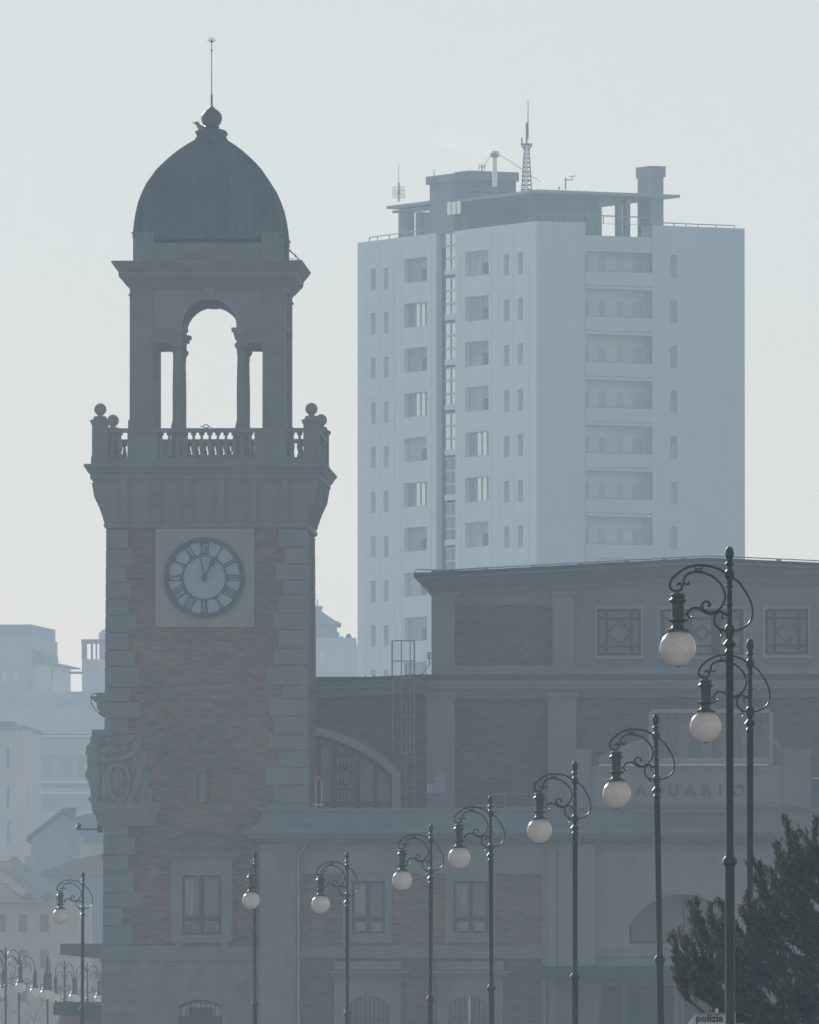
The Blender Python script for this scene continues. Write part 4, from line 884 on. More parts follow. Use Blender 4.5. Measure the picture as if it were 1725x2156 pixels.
# small things on the hall terrace
def hall_bits():
    F = HF
    def at(nm, lab, cat, m, rects, grp=None):
        b = MB(); [F.box(b, *r) for r in rects]; o = b.build(nm, m, None, F); tag(o, lab, cat, grp); ROOTM[o.name] = F.M; return o
    o = at('air_conditioner', 'grey louvred air conditioning unit squeezed beside the right edge of the clock tower', 'air conditioner', METAL, [(646, 664, 1643, 1684, 5.6, 6.2)])
    b = MB()
    for k in range(9): F.box(b, 648, 660, 1646+k*4, 1648.5+k*4, 5.55, 5.6)
    b.build('louvre', DARK, o)
    b = MB(); F.box(b, 648, 652, 1684, 1700, 5.7, 6.0); F.box(b, 658, 662, 1684, 1700, 5.7, 6.0); b.build('foot', METAL, o)
    o = at('red_sign', 'small red board on a thin pale stand in front of the lunette window', 'sign', RED, [(660, 679, 1633, 1644, 5.2, 5.25)])
    b = MB(); b.tube([tuple(F.pt(665, 1644, 5.22)), tuple(F.pt(665, 1703, 5.22))], .025, 5); b.tube([tuple(F.pt(677, 1640, 5.22)), tuple(F.pt(677, 1703, 5.22))], .025, 5); F.box(b, 650, 683, 1693, 1696, 5.2, 5.3); b.build('stand', WHITE, o)
    d = 6.64
    o = at('notice_board', 'taller white notice with small orange heading on the pale pilaster', 'notice', mat('paper_white', (.5, .53, .58), .7, .1, 4), [(915, 937, 1636, 1669.6, d, d+.05)], 'notices on the pilaster')
    b = MB(); F.box(b, 918, 937.5, 1628, 1635, d, d+.05); b.build('heading', ORANGE, o)
    b = MB()
    for k in range(6): F.box(b, 918, 934, 1641+k*4.5, 1642+k*4.5, d-.01, d)
    b.build('text_rule', BLIND, o)
    at('notice_board', 'smaller white notice at the left edge of the pale pilaster', 'notice', MATS['paper_white'], [(898.8, 913, 1650, 1670, d, d+.05)], 'notices on the pilaster')
    # wall meter cabinet on the ground storey
    # roof unit at far right
    o = at('roof_skylight', 'small pale metal skylight at the right edge of the picture beside the stone pedestal', 'skylight', WHITE, [(1712, 1760, 1637, 1641, 2, 3.2)])
    b = MB(); F.box(b, 1714, 1758, 1641, 1700, 2.1, 3.1); b.build('skylight_body', GREYP, o)
    # floodlight arm on tower's left side
    p = TF.pt(209, 1746, 3.5)
    M = TF.M @ Matrix.Translation(p); e = thing('floodlight', 'small floodlight on a thin horizontal arm reaching left from the clock tower', 'floodlight', M)
    s = .3227/.3388*PX
    b = MB(); b.tube([(0,0,0), (-41*PX,0,-.01), (-47*PX,0,0)], .028, 6); b.box((-.06,-.1,-.12), (.12,.1,.12)); b.build('arm', IRON, e)
    b = MB(); b.tube([(-43*PX,0,-.02), (-45*PX,0,.06), (-43*PX,0,.14), (-44*PX,0,.2)], [.06,.1,.09,.06], 8); b.build('lamp_head', IRON, e)
    # awnings behind the tower on the left
    Fa = Frame(170, 520, 2.2)
    e = thing('awning', 'plain grey awning box sticking out left of the tower above the lower green one', 'awning', Fa.M, 'awnings left of the tower')
    b = MB(); Q = [Fa.pt(u, v, 0) for u, v in ((127,1989),(127,2010),(165,2014),(260,2024),(260,1988))]; b.prism([(q.x, q.z) for q in Q], 0, .3); b.build('valance', GREYP, e)
    b = MB(); F2 = Fa; F2.box(b, 128, 260, 1987, 1989, .01, 3); b.build('awning_roof', GREYP, e)
    b = MB(); Fa.box(b, 250, 257, 2024, 2440, .4, .6); b.build('post', IRON, e)
    Fb = Frame(160, 505, 2.2)
    e = thing('awning', 'dark green awning box low at the left edge of the clock tower', 'awning', Fb.M, 'awnings left of the tower')
    b = MB(); Q = [Fb.pt(u, v, 0) for u, v in ((113,2113),(112,2137),(150,2139),(250,2147),(250,2117),(180,2114))]; b.prism([(q.x, q.z) for q in Q], 0, .35); b.tube([tuple(Fb.pt(116, 2114, .1)), tuple(Fb.pt(118, 2106, .1))], .03, 5); b.build('valance', GREEN, e)
    b = MB(); Fb.box(b, 114, 250, 2110, 2112.5, .3, 3.3); Fb.box(b, 134, 150, 2108.5, 2110, 1, 2); b.build('awning_roof', GREEN, e)
    b = MB(); Fb.box(b, 124, 210, 2139, 2440, 1.2, 3); b.build('kiosk_wall', PINK, e)
hall_bits()

# ================================================================== high rise
def highrise():
    Yc = 950; FB = Frame(1131, Yc, -28.5); FA = Frame(1131, Yc, 61.5)
    T = thing('high_rise', 'tall pale apartment tower in the haze with a lattice mast on its roof', 'apartment tower', FB.M)
    def gx(u, by):       # B-local x where the column u crosses the line y=by
        return FB.pt(u, 1000, by).x
    def gy(u, bx):       # B-local y on the line x=bx ; FA local: x axis points to the corner, FA depth d = bx
        return -FA.pt(u, 1000, bx).x
    WA, WB = gy(753, 0), gx(1569, 0)
    m = Yc/FPX; FH = 96.3*m
    Zc = lambda v: FB.Z(v, 1131, 0)
    def cbox(b, cu, lu, ru, bx_, vt, vb, ov=0):
        by = gy(cu, bx_); by1 = gy(lu, bx_); bx1 = gx(ru, by)
        p = FB.M @ Vector((bx_, by, 0)); q = P(cu, vt, p.y).z, P(cu, vb, p.y).z
        b.box((bx_-ov, by-ov, q[1]), (bx1+ov, by1+ov, q[0])); return (bx_, by, bx1, by1, q[1], q[0])
    Bb = lambda b, n, mt, fr=FB, par=T: b.build(n, mt, par, fr if par is T else None)
    ztop = Zc(465)
    # ---- face B (right): wall with loggia recess and narrow windows
    l0, l1 = gx(1233, 0), gx(1374, 0)
    nw = []; n0, n1 = gx(1412, 0), gx(1426.5, 0)
    zr = FB.Z(537, 1420, 0); zr1 = FB.Z(584, 1420, 0)
    NF = 14
    for k in range(NF): nw.append((n0, n1, zr1-k*FH, zr-k*FH))
    lt = FB.Z(512, 1300, 0)
    b = MB(); b.wall(0, WB, 0, ztop, 0, nw + [(l0, l1, 5, ztop-.001)], .35)
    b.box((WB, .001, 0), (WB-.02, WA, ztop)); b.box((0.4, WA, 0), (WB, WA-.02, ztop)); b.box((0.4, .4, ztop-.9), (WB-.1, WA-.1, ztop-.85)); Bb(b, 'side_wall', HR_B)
    for h in nw:
        b = MB(); b.box((h[0], .3, h[2]), (h[1], .34, h[3])); Bb(b, 'narrow_window', PALESH)
    # loggia: back wall, slabs, glass balustrades, windows
    b = MB(); b.box((l0, 1.0, 0), (l1, 1.05, ztop-.9)); Bb(b, 'loggia_wall', mat('hazed_pink_render', (.68, .67, .66), .9, .08, .3))  # back wall lightened, haze over the recess painted into its colour
    b = MB(); b.box((l0, .002, 0), (l0+.001, 1.5, ztop)); b.box((l1, .002, 0), (l1+.25, 1.5, ztop-.01)); Bb(b, 'loggia_cheek', HR_B)
    zs0 = FB.Z(603, 1300, 0)
    bx('x') if False else None
    for k in range(-1, NF):
        z = zs0 - k*FH
        if k == -1:
            b = MB(); b.box((l0, .05, FB.Z(512, 1300, 0)-.6), (l1, 1.4, FB.Z(497, 1300, 0))); Bb(b, 'balcony', HR_B); continue
        b = MB(); b.box((l0+.01, -.06, z-.2), (l1-.01, .99, z)); bal = Bb(b, 'balcony', HR_B)
        b = MB(); b.box((l0+.02, -.05, z+.05), (l1-.02, -.02, z+1.0)); b.build('glass_balustrade', mat('frosted_glass', (.54, .62, .64), .5, 0), bal)
        b = MB(); b.box((l0+.02, -.08, z+1.0), (l1-.02, .0, z+1.04)); b.build('handrail', METAL, bal)
        zt = FB.Z(537, 1300, 0) - k*FH; zb2 = zt - 2.25
        for u0, u1, full in ((1234, 1240, 1), (1263, 1275, 1), (1301, 1312, 1), (1333, 1353, 0)):
            b = MB(); b.box((gx(u0, 1.0), .94, zb2 if full else zt-1.7), (gx(u1, 1.0), .99, zt)); Bb(b, 'loggia_window', mat('hazed_glass', (.44, .49, .51), .5, 0) if (k*7+u0) % 5 else PALESH)  # glass paled to paint the haze over far windows
    # ---- face A (left) : FA x runs from -WA (far left) to 0 (corner)
    ax = lambda u: FA.X(u, 1000, 0)
    sl0, sl1 = ax(919), ax(959)
    cols = [(781, 791, 565, 610, 'n'), (808, 818, 563, 607.5, 'n'), (851.5, 899, 541, 594, 'w'), (979.5, 1029, 527, 580, 'w'), (1061.5, 1072.7, 535, 579.4, 'n'), (1090, 1101.4, 531, 577.4, 'n')]
    holes = []; kinds = []
    for ci, (u0, u1, v0, v1, kd) in enumerate(cols):
        um = (u0+u1)/2; za, zb2 = FA.Z(v1, um, 0), FA.Z(v0, um, 0)
        for k in range(NF):
            holes.append((ax(u0), ax(u1), za-k*FH, zb2-k*FH)); kinds.append((kd, ci, k))
    b = MB(); b.wall(-WA, 0, 0, ztop, 0, holes + [(sl0, sl1, 0, ztop-.001)], .45)
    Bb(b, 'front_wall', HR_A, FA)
    # cladding joints: raised thin strips at each floor
    b = MB()
    for k in range(NF+1):
        z = ztop-1.55-k*FH
        b.box((-WA, -.03, z), (sl0-.05, -.002, z+.07)); b.box((sl1+.05, -.03, z), (-.02, -.002, z+.07))
    for i in range(1, 24):
        x = -WA + WA*i/24
        if sl0-.2 < x < sl1+.2 or any(h[0]-.1 < x < h[1]+.1 for h in holes[::NF]): continue
        b.box((x, -.025, 0), (x+.05, -.002, ztop-.3))
    Bb(b, 'cladding_strip', HR_A, FA)
    bright = {(2,1),(2,3),(2,5),(3,4),(3,5)}
    for h, (kd, ci, k) in zip(holes, kinds):
        if kd == 'n':
            b = MB(); b.box((h[0], .38, h[2]), (h[1], .44, h[3])); Bb(b, 'narrow_window', PALESH, FA)
        else:
            b = MB(); t = .07; x0, x1, z0, z1 = h
            fr_ = [(x0, x0+t), (x1-t, x1)] + ([(x0+(x1-x0)*f-.04, x0+(x1-x0)*f+.04) for f in (.3, .53, .76)] if (ci, k) in bright else [(x0+(x1-x0)*.55, x0+(x1-x0)*.55+.06)])
            for p, q in fr_: b.box((p, .30, z0), (q, .40, z1))
            b.box((x0, .303, z0), (x1, .398, z0+t)); b.box((x0, .303, z1-t), (x1, .398, z1)); wn = Bb(b, 'wide_window', HR_B, FA)
            b = MB()
            if (ci, k) in bright:
                xs = x0+(x1-x0)*.3; b.box((xs, .36, z0), (x1, .37, z1)); b.build('pane', GLASSW, wn)
                b = MB(); b.box((x0, .37, z0), (xs, .38, z1)); b.build('shutter', BLIND, wn)
            else:
                lo_ = z0 + (z1-z0)*((ci*5+k*3) % 4 == 1)*.4; b.box((x0, .36, lo_), (x1, .37, z1)); b.build('shutter', mat('beige_shutter', (.42, .41, .40), .8, .1, 2) if (ci+k) % 3 else PALESH, wn)
                b = MB(); b.box((x0, .375, z0), (x1, .38, z1)); b.build('pane', mat('hazed_glass', (.24, .26, .28)), wn); b = MB(); b.box((x0+(x1-x0)*.62, .31, z0+.1), (x1-t, .35, z0+(z1-z0)*.5)); b.build('lower_sash', GREYP, wn)
    # stair slot
    b = MB(); b.box((sl0, .9, 0), (sl1, .95, ztop+1)); b.box((ax(934.5), .2, 0), (ax(935.5), .9, ztop)); Bb(b, 'stair_slot', HR_D, FA)
    z0_ = FA.Z(489, 945, 0)
    for k in range(NF):
        for j in range(3):
            z1 = z0_ - k*FH - j*FH*.29 - .05; z2 = z1 - FH*.27
            b = MB(); x0, x1 = ax(936), ax(959)-.05; b.box((x0, .12, z2), (x1, .14, z1)); wn = Bb(b, 'stair_window', GLASSW if k < 5 else BLIND, FA)
            b = MB(); b.box((x0, .06, z2-.05), (x1, .11, z2+.05)); b.box(((x0+x1)/2-.05, .065, z2), ((x0+x1)/2+.05, .105, z1)); b.box((x0, .063, z1-.04), (x1, .108, z1+.04)); b.build('window_frame', HR_B, wn)
        z = z0_-k*FH-FH*.88-.05; b = MB(); b.box((ax(935), .05, z-.15), (sl1-.02, .89, z+.25)); Bb(b, 'stair_landing', HR_A, FA)
    # ---- roof structures
    b = MB(); cbox(b, 955, 905, 985, .3, 372, 520); Bb(b, 'lift_house', HR_D)
    b = MB(); cbox(b, 957, 903, 987, .25, 365, 382, .15); Bb(b, 'lift_house_cap', HR_D)
    b = MB(); x0, x1 = ax(934), ax(964)
    for j in range(3): xa = x0+(x1-x0)*j/3; b.box((xa+.05, .26, FA.Z(452, 950, .3)), (xa+(x1-x0)/3-.05, .29, FA.Z(425, 950, .3)))
    Bb(b, 'lift_house_window', GLASSW, FA)
    b = MB(); cbox(b, 985, 964, 1087, 1.5, 366, 402); cbox(b, 987, 962, 1089, 1.3, 359, 378, .1); Bb(b, 'plant_room', HR_D)
    b = MB(); pr = cbox(b, 985, 964, 1268, 1.5, 404, 500); Bb(b, 'penthouse_wall', HR_D)
    b = MB(); sb = cbox(b, 1131, 959, 1433, .4, 398.5, 404.5); Bb(b, 'roof_slab', mat('slab_concrete', (.35, .37, .38), .85, .1, .5))
    by = gy(1110, .4)
    b = MB(); zt, zb3 = sb[4], ztop-.9
    bx0, bx1 = gx(1372, 2.5), gx(1398, 2.5)
    b.box((bx0, 2.5, ztop-.9), (bx1, 4.4, FB.pt(1372, 372, 2.5).z)); b.box((bx0-.08, 2.4, FB.pt(1372, 372, 2.5).z), (bx1+.12, 4.5, FB.pt(1372, 349, 2.5).z)); Bb(b, 'chimney_stack', HR_D)
    for u0, u1, yy in ((1120, 1131, 5), (1238, 1262, 4.5), (1303, 1311, 2.6), (1319, 1328, 2.6)):
        b = MB(); b.box((gx(u0, yy), yy, zb3), (gx(u1, yy), yy+.5, zt-.001)); Bb(b, 'roof_column', HR_D)
    b = MB(); b.box((gx(1140, .3), .22, ztop+.5), (gx(1372, .3), .3, ztop+.58)); [b.box((gx(uu, .3), .23, ztop-.01), (gx(uu, .3)+.05, .28, ztop+.5)) for uu in range(1145, 1372, 25)]; Bb(b, 'terrace_railing', METAL)
    b = MB(); cbox(b, 908, 814, 985, .2, 422, 428); Bb(b, 'canopy_slab', mat('slab_concrete', (.3, .3, .3)))
    b = MB(); cbox(b, 908, 826, 940, .8, 433, 438); Bb(b, 'canopy_slab', MATS['slab_concrete'])
    for u0, u1 in ((839, 857), (875, 887), (891, 903)):
        b = MB(); ya, yb = gy(u1, .8), gy(u0, .8); zq = P(u0, 437, (FB.M @ Vector((.8, ya, 0))).y).z
        b.box((.8, ya, ztop-1), (1.4, yb, zq-.3)); Bb(b, 'canopy_column', HR_D)
    b = MB(); yA = 3
    def railpts(fr, us, v0, d): return [tuple(fr.pt(u, v, d)) for u, v in us]
    b.tube([tuple(FA.pt(u, v, .3)) for u, v in ((778, 500), (843, 491), (904, 484))], .04, 5)
    for u, v in ((778, 500), (795, 498), (820, 494), (843, 491), (870, 488), (904, 484)): b.tube([tuple(FA.pt(u, v, .3)), tuple(FA.pt(u, v+10, .3))], .04, 5)
    Bb(b, 'roof_railing', HR_D, FA)
    b = MB(); b.tube([tuple(FB.pt(u, v, .3)) for u, v in ((1398, 469), (1470, 472), (1547, 475))], .04, 5)
    for u, v in ((1420, 470), (1445, 471), (1470, 472), (1508, 473.5), (1547, 475)): b.tube([tuple(FB.pt(u, v, .3)), tuple(FB.pt(u, v+10, .3))], .04, 5)
    Bb(b, 'roof_railing', METAL, FB)
    # chimney flue
    Fm = Frame(1042, 958, 0)
    b = MB(); q = Fm.pt(1042, 362, 0); s = Fm.m
    b.lathe([(5*s, q.z-1), (6*s, q.z), (6*s, q.z+3*s), (4.6*s, q.z+4*s), (4.6*s, q.z+30*s), (8.5*s, q.z+33*s), (10.5*s, q.z+36*s), (10.5*s, q.z+41*s), (7*s, q.z+44*s)], (q.x, 0, 0), 12)
    b.tube([(q.x-8*s, 0, q.z+36*s), (q.x-26*s, 0, q.z+8*s)], .02, 4); b.tube([(q.x+8*s, 0, q.z+37*s), (q.x+34*s, 0, q.z+22*s), (q.x+95*s, 0, q.z-20*s)], .02, 4)
    b.build('steel_flue', mat('bright_steel', (.6, .6, .6), .25, .05, 3, metal=1), T, Fm)
    # lattice mast
    Fm = Frame(1110, 955, 0); s = Fm.m; zb4 = Fm.pt(1110, 399, 0).z - .3
    b = MB(); H = 104*s; w0, w1 = 11*s, 4.2*s
    def cor(f, k): ww = w0+(w1-w0)*f; return Vector(((-ww, ww, ww, -ww)[k], (-ww, -ww, ww, ww)[k], zb4+H*f))
    for k in range(4): b.tube([cor(0, k), cor(1, k)], .045, 5)
    for i in range(11):
        f, g_ = i/11, (i+1)/11
        for k in range(4):
            b.tube([cor(f, k), cor(g_, (k+1) % 4)], .026, 4); b.tube([cor(g_, k), cor(g_, (k+1) % 4)], .026, 4)
    b.box((-12*s, -12*s, zb4+H), (12*s, 12*s, zb4+H+.07))
    for a in (-11, 11): b.tube([(a*s, 0, zb4+H), (a*.4*s, 0, zb4+H-10*s)], .05, 4)
    b.tube([(0, 0, zb4+H), (0, 0, zb4+H+47*s)], .07, 6); b.tube([(3*s, 0, zb4+H+12*s), (3*s, 0, zb4+H+97*s)], .045, 4, r2=.02); b.tube([(-10*s, 0, zb4+H), (-10*s, 0, zb4+H+15*s)], .05, 4); b.box((-11.5*s, -.1, zb4+H+12*s), (-8.5*s, .1, zb4+H+15*s))
    b.build('lattice_mast', mat('mast_steel', (.22, .22, .24), .6, .1, 2), T, Fm)
    # other aerials
    b = MB(); q = Frame(840, 975, 0); b.tube([tuple(q.pt(840, 424, 0)), tuple(q.pt(840, 384, 0))], .07, 5); b.tube([tuple(q.pt(840, 386, 0)), tuple(q.pt(840, 345, 0))], .02, 4)
    for i in range(9): b.tube([tuple(q.pt(827+i*3.2, 393, 0)), tuple(q.pt(827+i*3.2, 416, 0))], .015, 4)
    for v in (393, 401, 409, 416): b.tube([tuple(q.pt(827, v, 0)), tuple(q.pt(853, v, 0))], .015, 4)
    q2 = q.pt(840, 405, -.2); b.ball(tuple(q2), .12, 8, 6); b.build('panel_aerial', METAL, T, q)
    b = MB(); q = Frame(1191, 960, 0)
    b.tube([tuple(q.pt(1191, 399, 0)), tuple(q.pt(1191, 374, 0))], .06, 5); b.tube([tuple(q.pt(1191, 379, 0)), tuple(q.pt(1206, 378, 0)), tuple(q.pt(1206, 370, 0))], .04, 5); b.tube([tuple(q.pt(1198, 371, 0)), tuple(q.pt(1215, 370, 0))], .025, 4)
    b.tube([tuple(q.pt(1178, 399, 0)), tuple(q.pt(1178, 393, 0))], .05, 4)
    b.tube([tuple(q.pt(1015, 362, 0)), tuple(q.pt(1015, 346, 0))], .05, 5); b.tube([tuple(q.pt(1009, 351, 0)), tuple(q.pt(1021, 351, 0))], .03, 4); b.tube([tuple(q.pt(1009, 358, 0)), tuple(q.pt(1009, 346, 0))], .03, 4); b.tube([tuple(q.pt(1021, 358, 0)), tuple(q.pt(1021, 346, 0))], .03, 4)
    b.tube([tuple(q.pt(914, 375, 0)), tuple(q.pt(914, 358, 0))], .03, 4)
    b.build('roof_aerial', METAL, T, q)
highrise()

# ================================================================== distant town
def simple_building(name, label, cat, u, Y, rot=0, grp=None):
    F = Frame(u, Y, rot); return F, thing(name, label, cat, F.M, grp)
def town():
    G = 'hazy houses behind the clock tower'
    # stepped block far left
    F, T = simple_building('apartment_block', 'hazy stepped block with flat roof and jutting slab at the left edge on the skyline', 'building', 30, 1400, 8, G)
    b = MB(); F.box(b, -60, 65, 1340, 2440, 0, 16); b.build('wall', PINK, T, F)
    b = MB(); F.box(b, -60, 66, 1315, 1340, .3, 15); b.build('parapet', HR_D, T, F)
    b = MB()
    Q = [F.pt(u, v, 1) for u, v in ((65.2,1368),(66,1366),(98,1375),(100,1397),(65.2,1397))]; b.prism([(q.x, q.z) for q in Q], 1, 8); F.box(b, 96, 104, 1381, 1384, 1.2, 6); b.build('penthouse', HR_D, T, F)
    b = MB(); F.box(b, 65.2, 102, 1400, 2440, .5, 14); b.build('side_wing', PALEB, T, F)
    b = MB(); F.box(b, -60, 122, 1397, 1400, .2, 14); b.build('roof_slab', HR_D, T, F)
    b = MB(); F.box(b, 102, 113, 1434, 2440, .6, 9); b.build('low_wing', PALEB, T, F)
    b = MB()
    for u in (105, 107.5, 110): b.tube([tuple(F.pt(u, 1434, 2)), tuple(F.pt(u, 1404+(u % 2)*4, 2))], .07, 4)
    b.build('aerial', METAL, T, F)
    for u0 in (5, 30): b = MB(); F.box(b, u0, u0+9, 1415, 1436, -.05, .1); b.build('window', PALEB, T, F)
    # tower-like house with roof loggia left of clock tower
    F, T = simple_building('turret_house', 'pale house with three-pane see-through roof loggia just left of the clock tower', 'building', 195, 1300, 0, G)
    b = MB(); F.box(b, 172, 250, 1388, 2440, 0, 8); b.build('wall', PALEB, T, F)
    b = MB(); F.box(b, 174, 208, 1388, 1412, -.06, .0); b.build('frieze', CREAM, T, F)
    b = MB()
    for u0, u1 in ((172, 182), (191, 194.5), (201, 203.5), (209, 222)): F.box(b, u0, u1, 1353, 1388, 0, 3)
    F.box(b, 171, 225, 1346, 1353, -.1, 3); b.build('loggia', HR_D, T, F)
    b = MB(); Q = [F.pt(u, v, 0) for u, v in ((208,1346),(208,1334),(216,1325),(250,1320),(250,1346))]; b.prism([(q.x, q.z) for q in Q], .5, 3); b.build('attic', PALEB, T, F)
    b = MB(); F.box(b, 145, 172, 1414, 1418, -.2, 1.5); b.build('jutting_slab', HR_D, T, F)
    # long block with horizontal bands
    F, T = simple_building('long_block', 'long pale block with bluish hipped roof and horizontal bands of windows left of the tower', 'building', 120, 1150, 0, G)
    b = MB(); F.box(b, -80, 420, 1548, 2440, 0, 14); b.build('wall', PALEB, T, F)
    b = MB(); p0, p1 = F.pt(-90, 1546, -.4), F.pt(430, 1546, -.4); q0, q1 = F.pt(-90, 1456, 8), F.pt(430, 1456, 8)
    b.add([tuple(p0), tuple(p1), (q1.x, 8, q1.z), (q0.x, 8, q0.z), (p0.x, 16, p0.z), (p1.x, 16, p1.z)], [(0,1,2,3), (3,2,5,4), (0,3,4), (1,5,2), (0,4,5,1)]); b.build('roof', mat('hazed_slate_roof', (.50, .50, .48), .8, .12, .3), T, F)  # roof lightened to put the far haze into its colour
    for v0, v1 in ((1590, 1640), (1652, 1659), (1680, 1708)):
        b = MB(); F.box(b, 48, 420, v0, v1, -.03, .1) if v1-v0 < 10 else F.box(b, 48, 420, v0, v1, -.02, .1); b.build('window_band', mat('grey_band', (.36, .39, .40), .7, .1, .4), T, F)  # plain grey bands across the wall
    for v in (1548, 1645, 1668):
        b = MB(); F.box(b, 46, 420, v, v+4, -.35, .0); b.build('balcony_edge', HR_A, T, F)
    for u in (70, 110, 150, 190):
        b = MB(); F.box(b, u, u+14, 1592, 1638, -.06, .0); b.build('window', mat('hazed_glass', (.1, .12, .14)), T, F)
    # pink block front left
    F, T = simple_building('apartment_block', 'dusty pink block with flat cornice and tall windows at the left edge below the skyline', 'building', 10, 1020, 4, G)
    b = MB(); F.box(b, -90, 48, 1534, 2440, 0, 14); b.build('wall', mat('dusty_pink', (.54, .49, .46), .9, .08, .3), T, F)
    b = MB(); F.box(b, -92, 50, 1527, 1534, -.3, 14); b.build('cornice', HR_D, T, F)
    for v0, v1 in ((1572, 1620), (1655, 1700), (1730, 1775)):
        b = MB(); F.box(b, -10, 18, v0, v1, -.03, .1); w_ = b.build('window', PALEB, T, F)
        b = MB(); F.box(b, 15, 19, v0, v1, -.06, -.03); b.build('shutter', HR_D, w_, None)
    b = MB(); F.box(b, -20, 30, 1519, 1527, 2, 4); b.build('chimney', HR_D, T, F)
    # gabled house
    F, T = simple_building('gabled_house', 'grey gabled house with chimney stack between the pink block and the clock tower', 'house', 130, 930, 0, G)
    Q = [F.pt(u, v, 0) for u, v in ((66,1765),(133,1714),(216,1775),(216,2440),(66,2440))]; b = MB(); b.prism([(q.x, q.z) for q in Q], 0, 9); b.build('wall', mat('grey_render', (.34, .34, .34), .9, .1, .3), T, F)
    b = MB(); L_ = F.pt(55, 1770, -.3); K = F.pt(134, 1709, -.3); R_ = F.pt(250, 1790, -.3)
    for p, q in ((L_, K), (K, R_)): b.add([(p.x, -.4, p.z), (q.x, -.4, q.z), (q.x, 10, q.z), (p.x, 10, p.z), (p.x, -.4, p.z+.25), (q.x, -.4, q.z+.25), (q.x, 10, q.z+.25), (p.x, 10, p.z+.25)], [(0,1,2,3),(4,7,6,5),(0,4,5,1),(3,2,6,7),(0,3,7,4),(1,5,6,2)])
    rf = b.build('roof', mat('brown_roof', (.17, .16, .16), .9, .1, 1), T, F)
    b = MB(); F.box(b, 141, 160, 1703, 1730, 1, 2); b.box((F.X(139, 1700, 1), .9, F.Z(1703, 150, 1)), (F.X(162, 1700, 1), 2.1, F.Z(1700, 150, 1))); b.build('chimney', GREYP, T, F)
    for u in (150, 172): b = MB(); F.box(b, u, u+8, 1770, 1784, -.03, .1); b.build('window', HR_D, T, F)
    # dark roofed house right + cream wall
    F, T = simple_building('roofed_house', 'low dark-roofed house with cream wall touching the left edge of the clock tower', 'house', 200, 880, 0, G)
    b = MB(); F.box(b, 168, 260, 1774, 2440, 0, 8); b.build('wall', CREAM, T, F)
    b = MB(); Q = [F.pt(u, v, 0) for u, v in ((150,1722),(260,1696),(262,1774),(180,1774))]; b.prism([(q.x, q.z) for q in Q], -.3, 8); b.build('roof', mat('grey_roof', (.22, .23, .26), .85, .1, .5), T, F)
    # grey shed roof
    F, T = simple_building('shed_building', 'long grey building with shallow roof behind the nearest lone lamp post', 'building', 170, 840, 0, G)
    b = MB(); F.box(b, 90, 260, 1842, 2440, 0, 8); b.build('wall', mat('blue_grey_render', (.28, .31, .33), .9, .12, .3), T, F)
    b = MB(); Q = [F.pt(u, v, 0) for u, v in ((80,1843),(95,1832),(150,1812),(260,1788),(260,1843))]; b.prism([(q.x, q.z) for q in Q], -.4, 8); b.build('roof', mat('red_grey_roof', (.24, .2, .2), .85, .1, .5), T, F)
    b = MB(); F.box(b, 134, 150, 1854, 1857, -.8, 0); b.build('skylight', WHITE, T, F)
    # terracotta roof house with ochre facade
    F, T = simple_building('ochre_house', 'ochre house with sunlit terracotta tile roof at the lower left behind bare trees', 'house', 50, 790, 3, G)
    b = MB(); F.box(b, -120, 160, 1900, 2440, 0, 12); b.build('wall', OCHRE, T, F)
    b = MB(); F.box(b, -122, 116, 1889, 1900, -.5, .0); b.build('eaves_band', CREAM, T, F)
    b = MB(); p0, p1 = F.pt(-125, 1889, -.7), F.pt(118, 1889, -.7); q0, q1 = F.pt(-100, 1812, 5), F.pt(40, 1812, 5)
    b.add([tuple(p0), tuple(p1), (q1.x, 5, q1.z), (q0.x, 5, q0.z), (p0.x, 12, p0.z), (p1.x, 12, p1.z)], [(0,1,2,3), (3,2,5,4), (0,3,4), (1,5,2), (0,4,5,1)]); rf = b.build('roof', TILES, T, F)
    for (ua, va, ub, vb) in ((28, 1812, 100, 1888), (-20, 1835, 58, 1888)):
        b = MB(); p = F.pt(ua, va, 3.6+(-.0)); q = F.pt(ub, vb, -.8); b.tube([tuple(p), tuple(q)], .3, 5); b.build('ridge', HR_D, T, F)
    for u in (0, 12): b = MB(); F.box(b, u, u+10, 1864, 1867, -.9, -.4); 
    b.build('skylight', PALEB, T, F)
    for u in (-5, 40, 85):
        for v in (1925, 2000, 2070):
            b = MB(); F.box(b, u, u+17, v, v+38, -.03, .1); b.build('window', mat('window_shade', (.2, .2, .18), .6, .1, 1), T, F)
    b = MB(); F.box(b, 52, 68, 1802, 1830, 3, 4.2); b.build('chimney', CREAM, T, F)
    # town behind, right of the tower: domed turret and long pale block, shrubs
    F, T = simple_building('domed_house', 'hazy pale house with curved roof and lantern between the clock tower and the apartment tower', 'house', 685, 1350, 0, G)
    b = MB(); F.box(b, 600, 765, 1358, 2440, 0, 14); b.build('wall', PALEB, T, F)
    b = MB(); F.box(b, 600, 709, 1311, 1345, 1, 9); F.box(b, 600, 714, 1330, 1345, .6, 9); b.build('upper_storey', HR_D, T, F)
    b = MB(); Q = [F.pt(u, v, 0) for u, v in ((600,1312),(606,1302),(630,1292),(652,1287),(672,1285),(682,1290),(695,1299),(706,1306),(718,1311),(716,1314),(600,1314))]; b.prism([(q.x, q.z) for q in Q], .5, 9); rf = b.build('roof', HR_D, T, F)
    b = MB(); F.box(b, 658, 678, 1278, 1287, 2, 4); F.box(b, 657, 680, 1276, 1278.5, 1.9, 4.1)
    b.tube([tuple(F.pt(669, 1277, 3)), tuple(F.pt(669, 1262, 3))], .06, 4); b.build('lantern', HR_D, T, F)
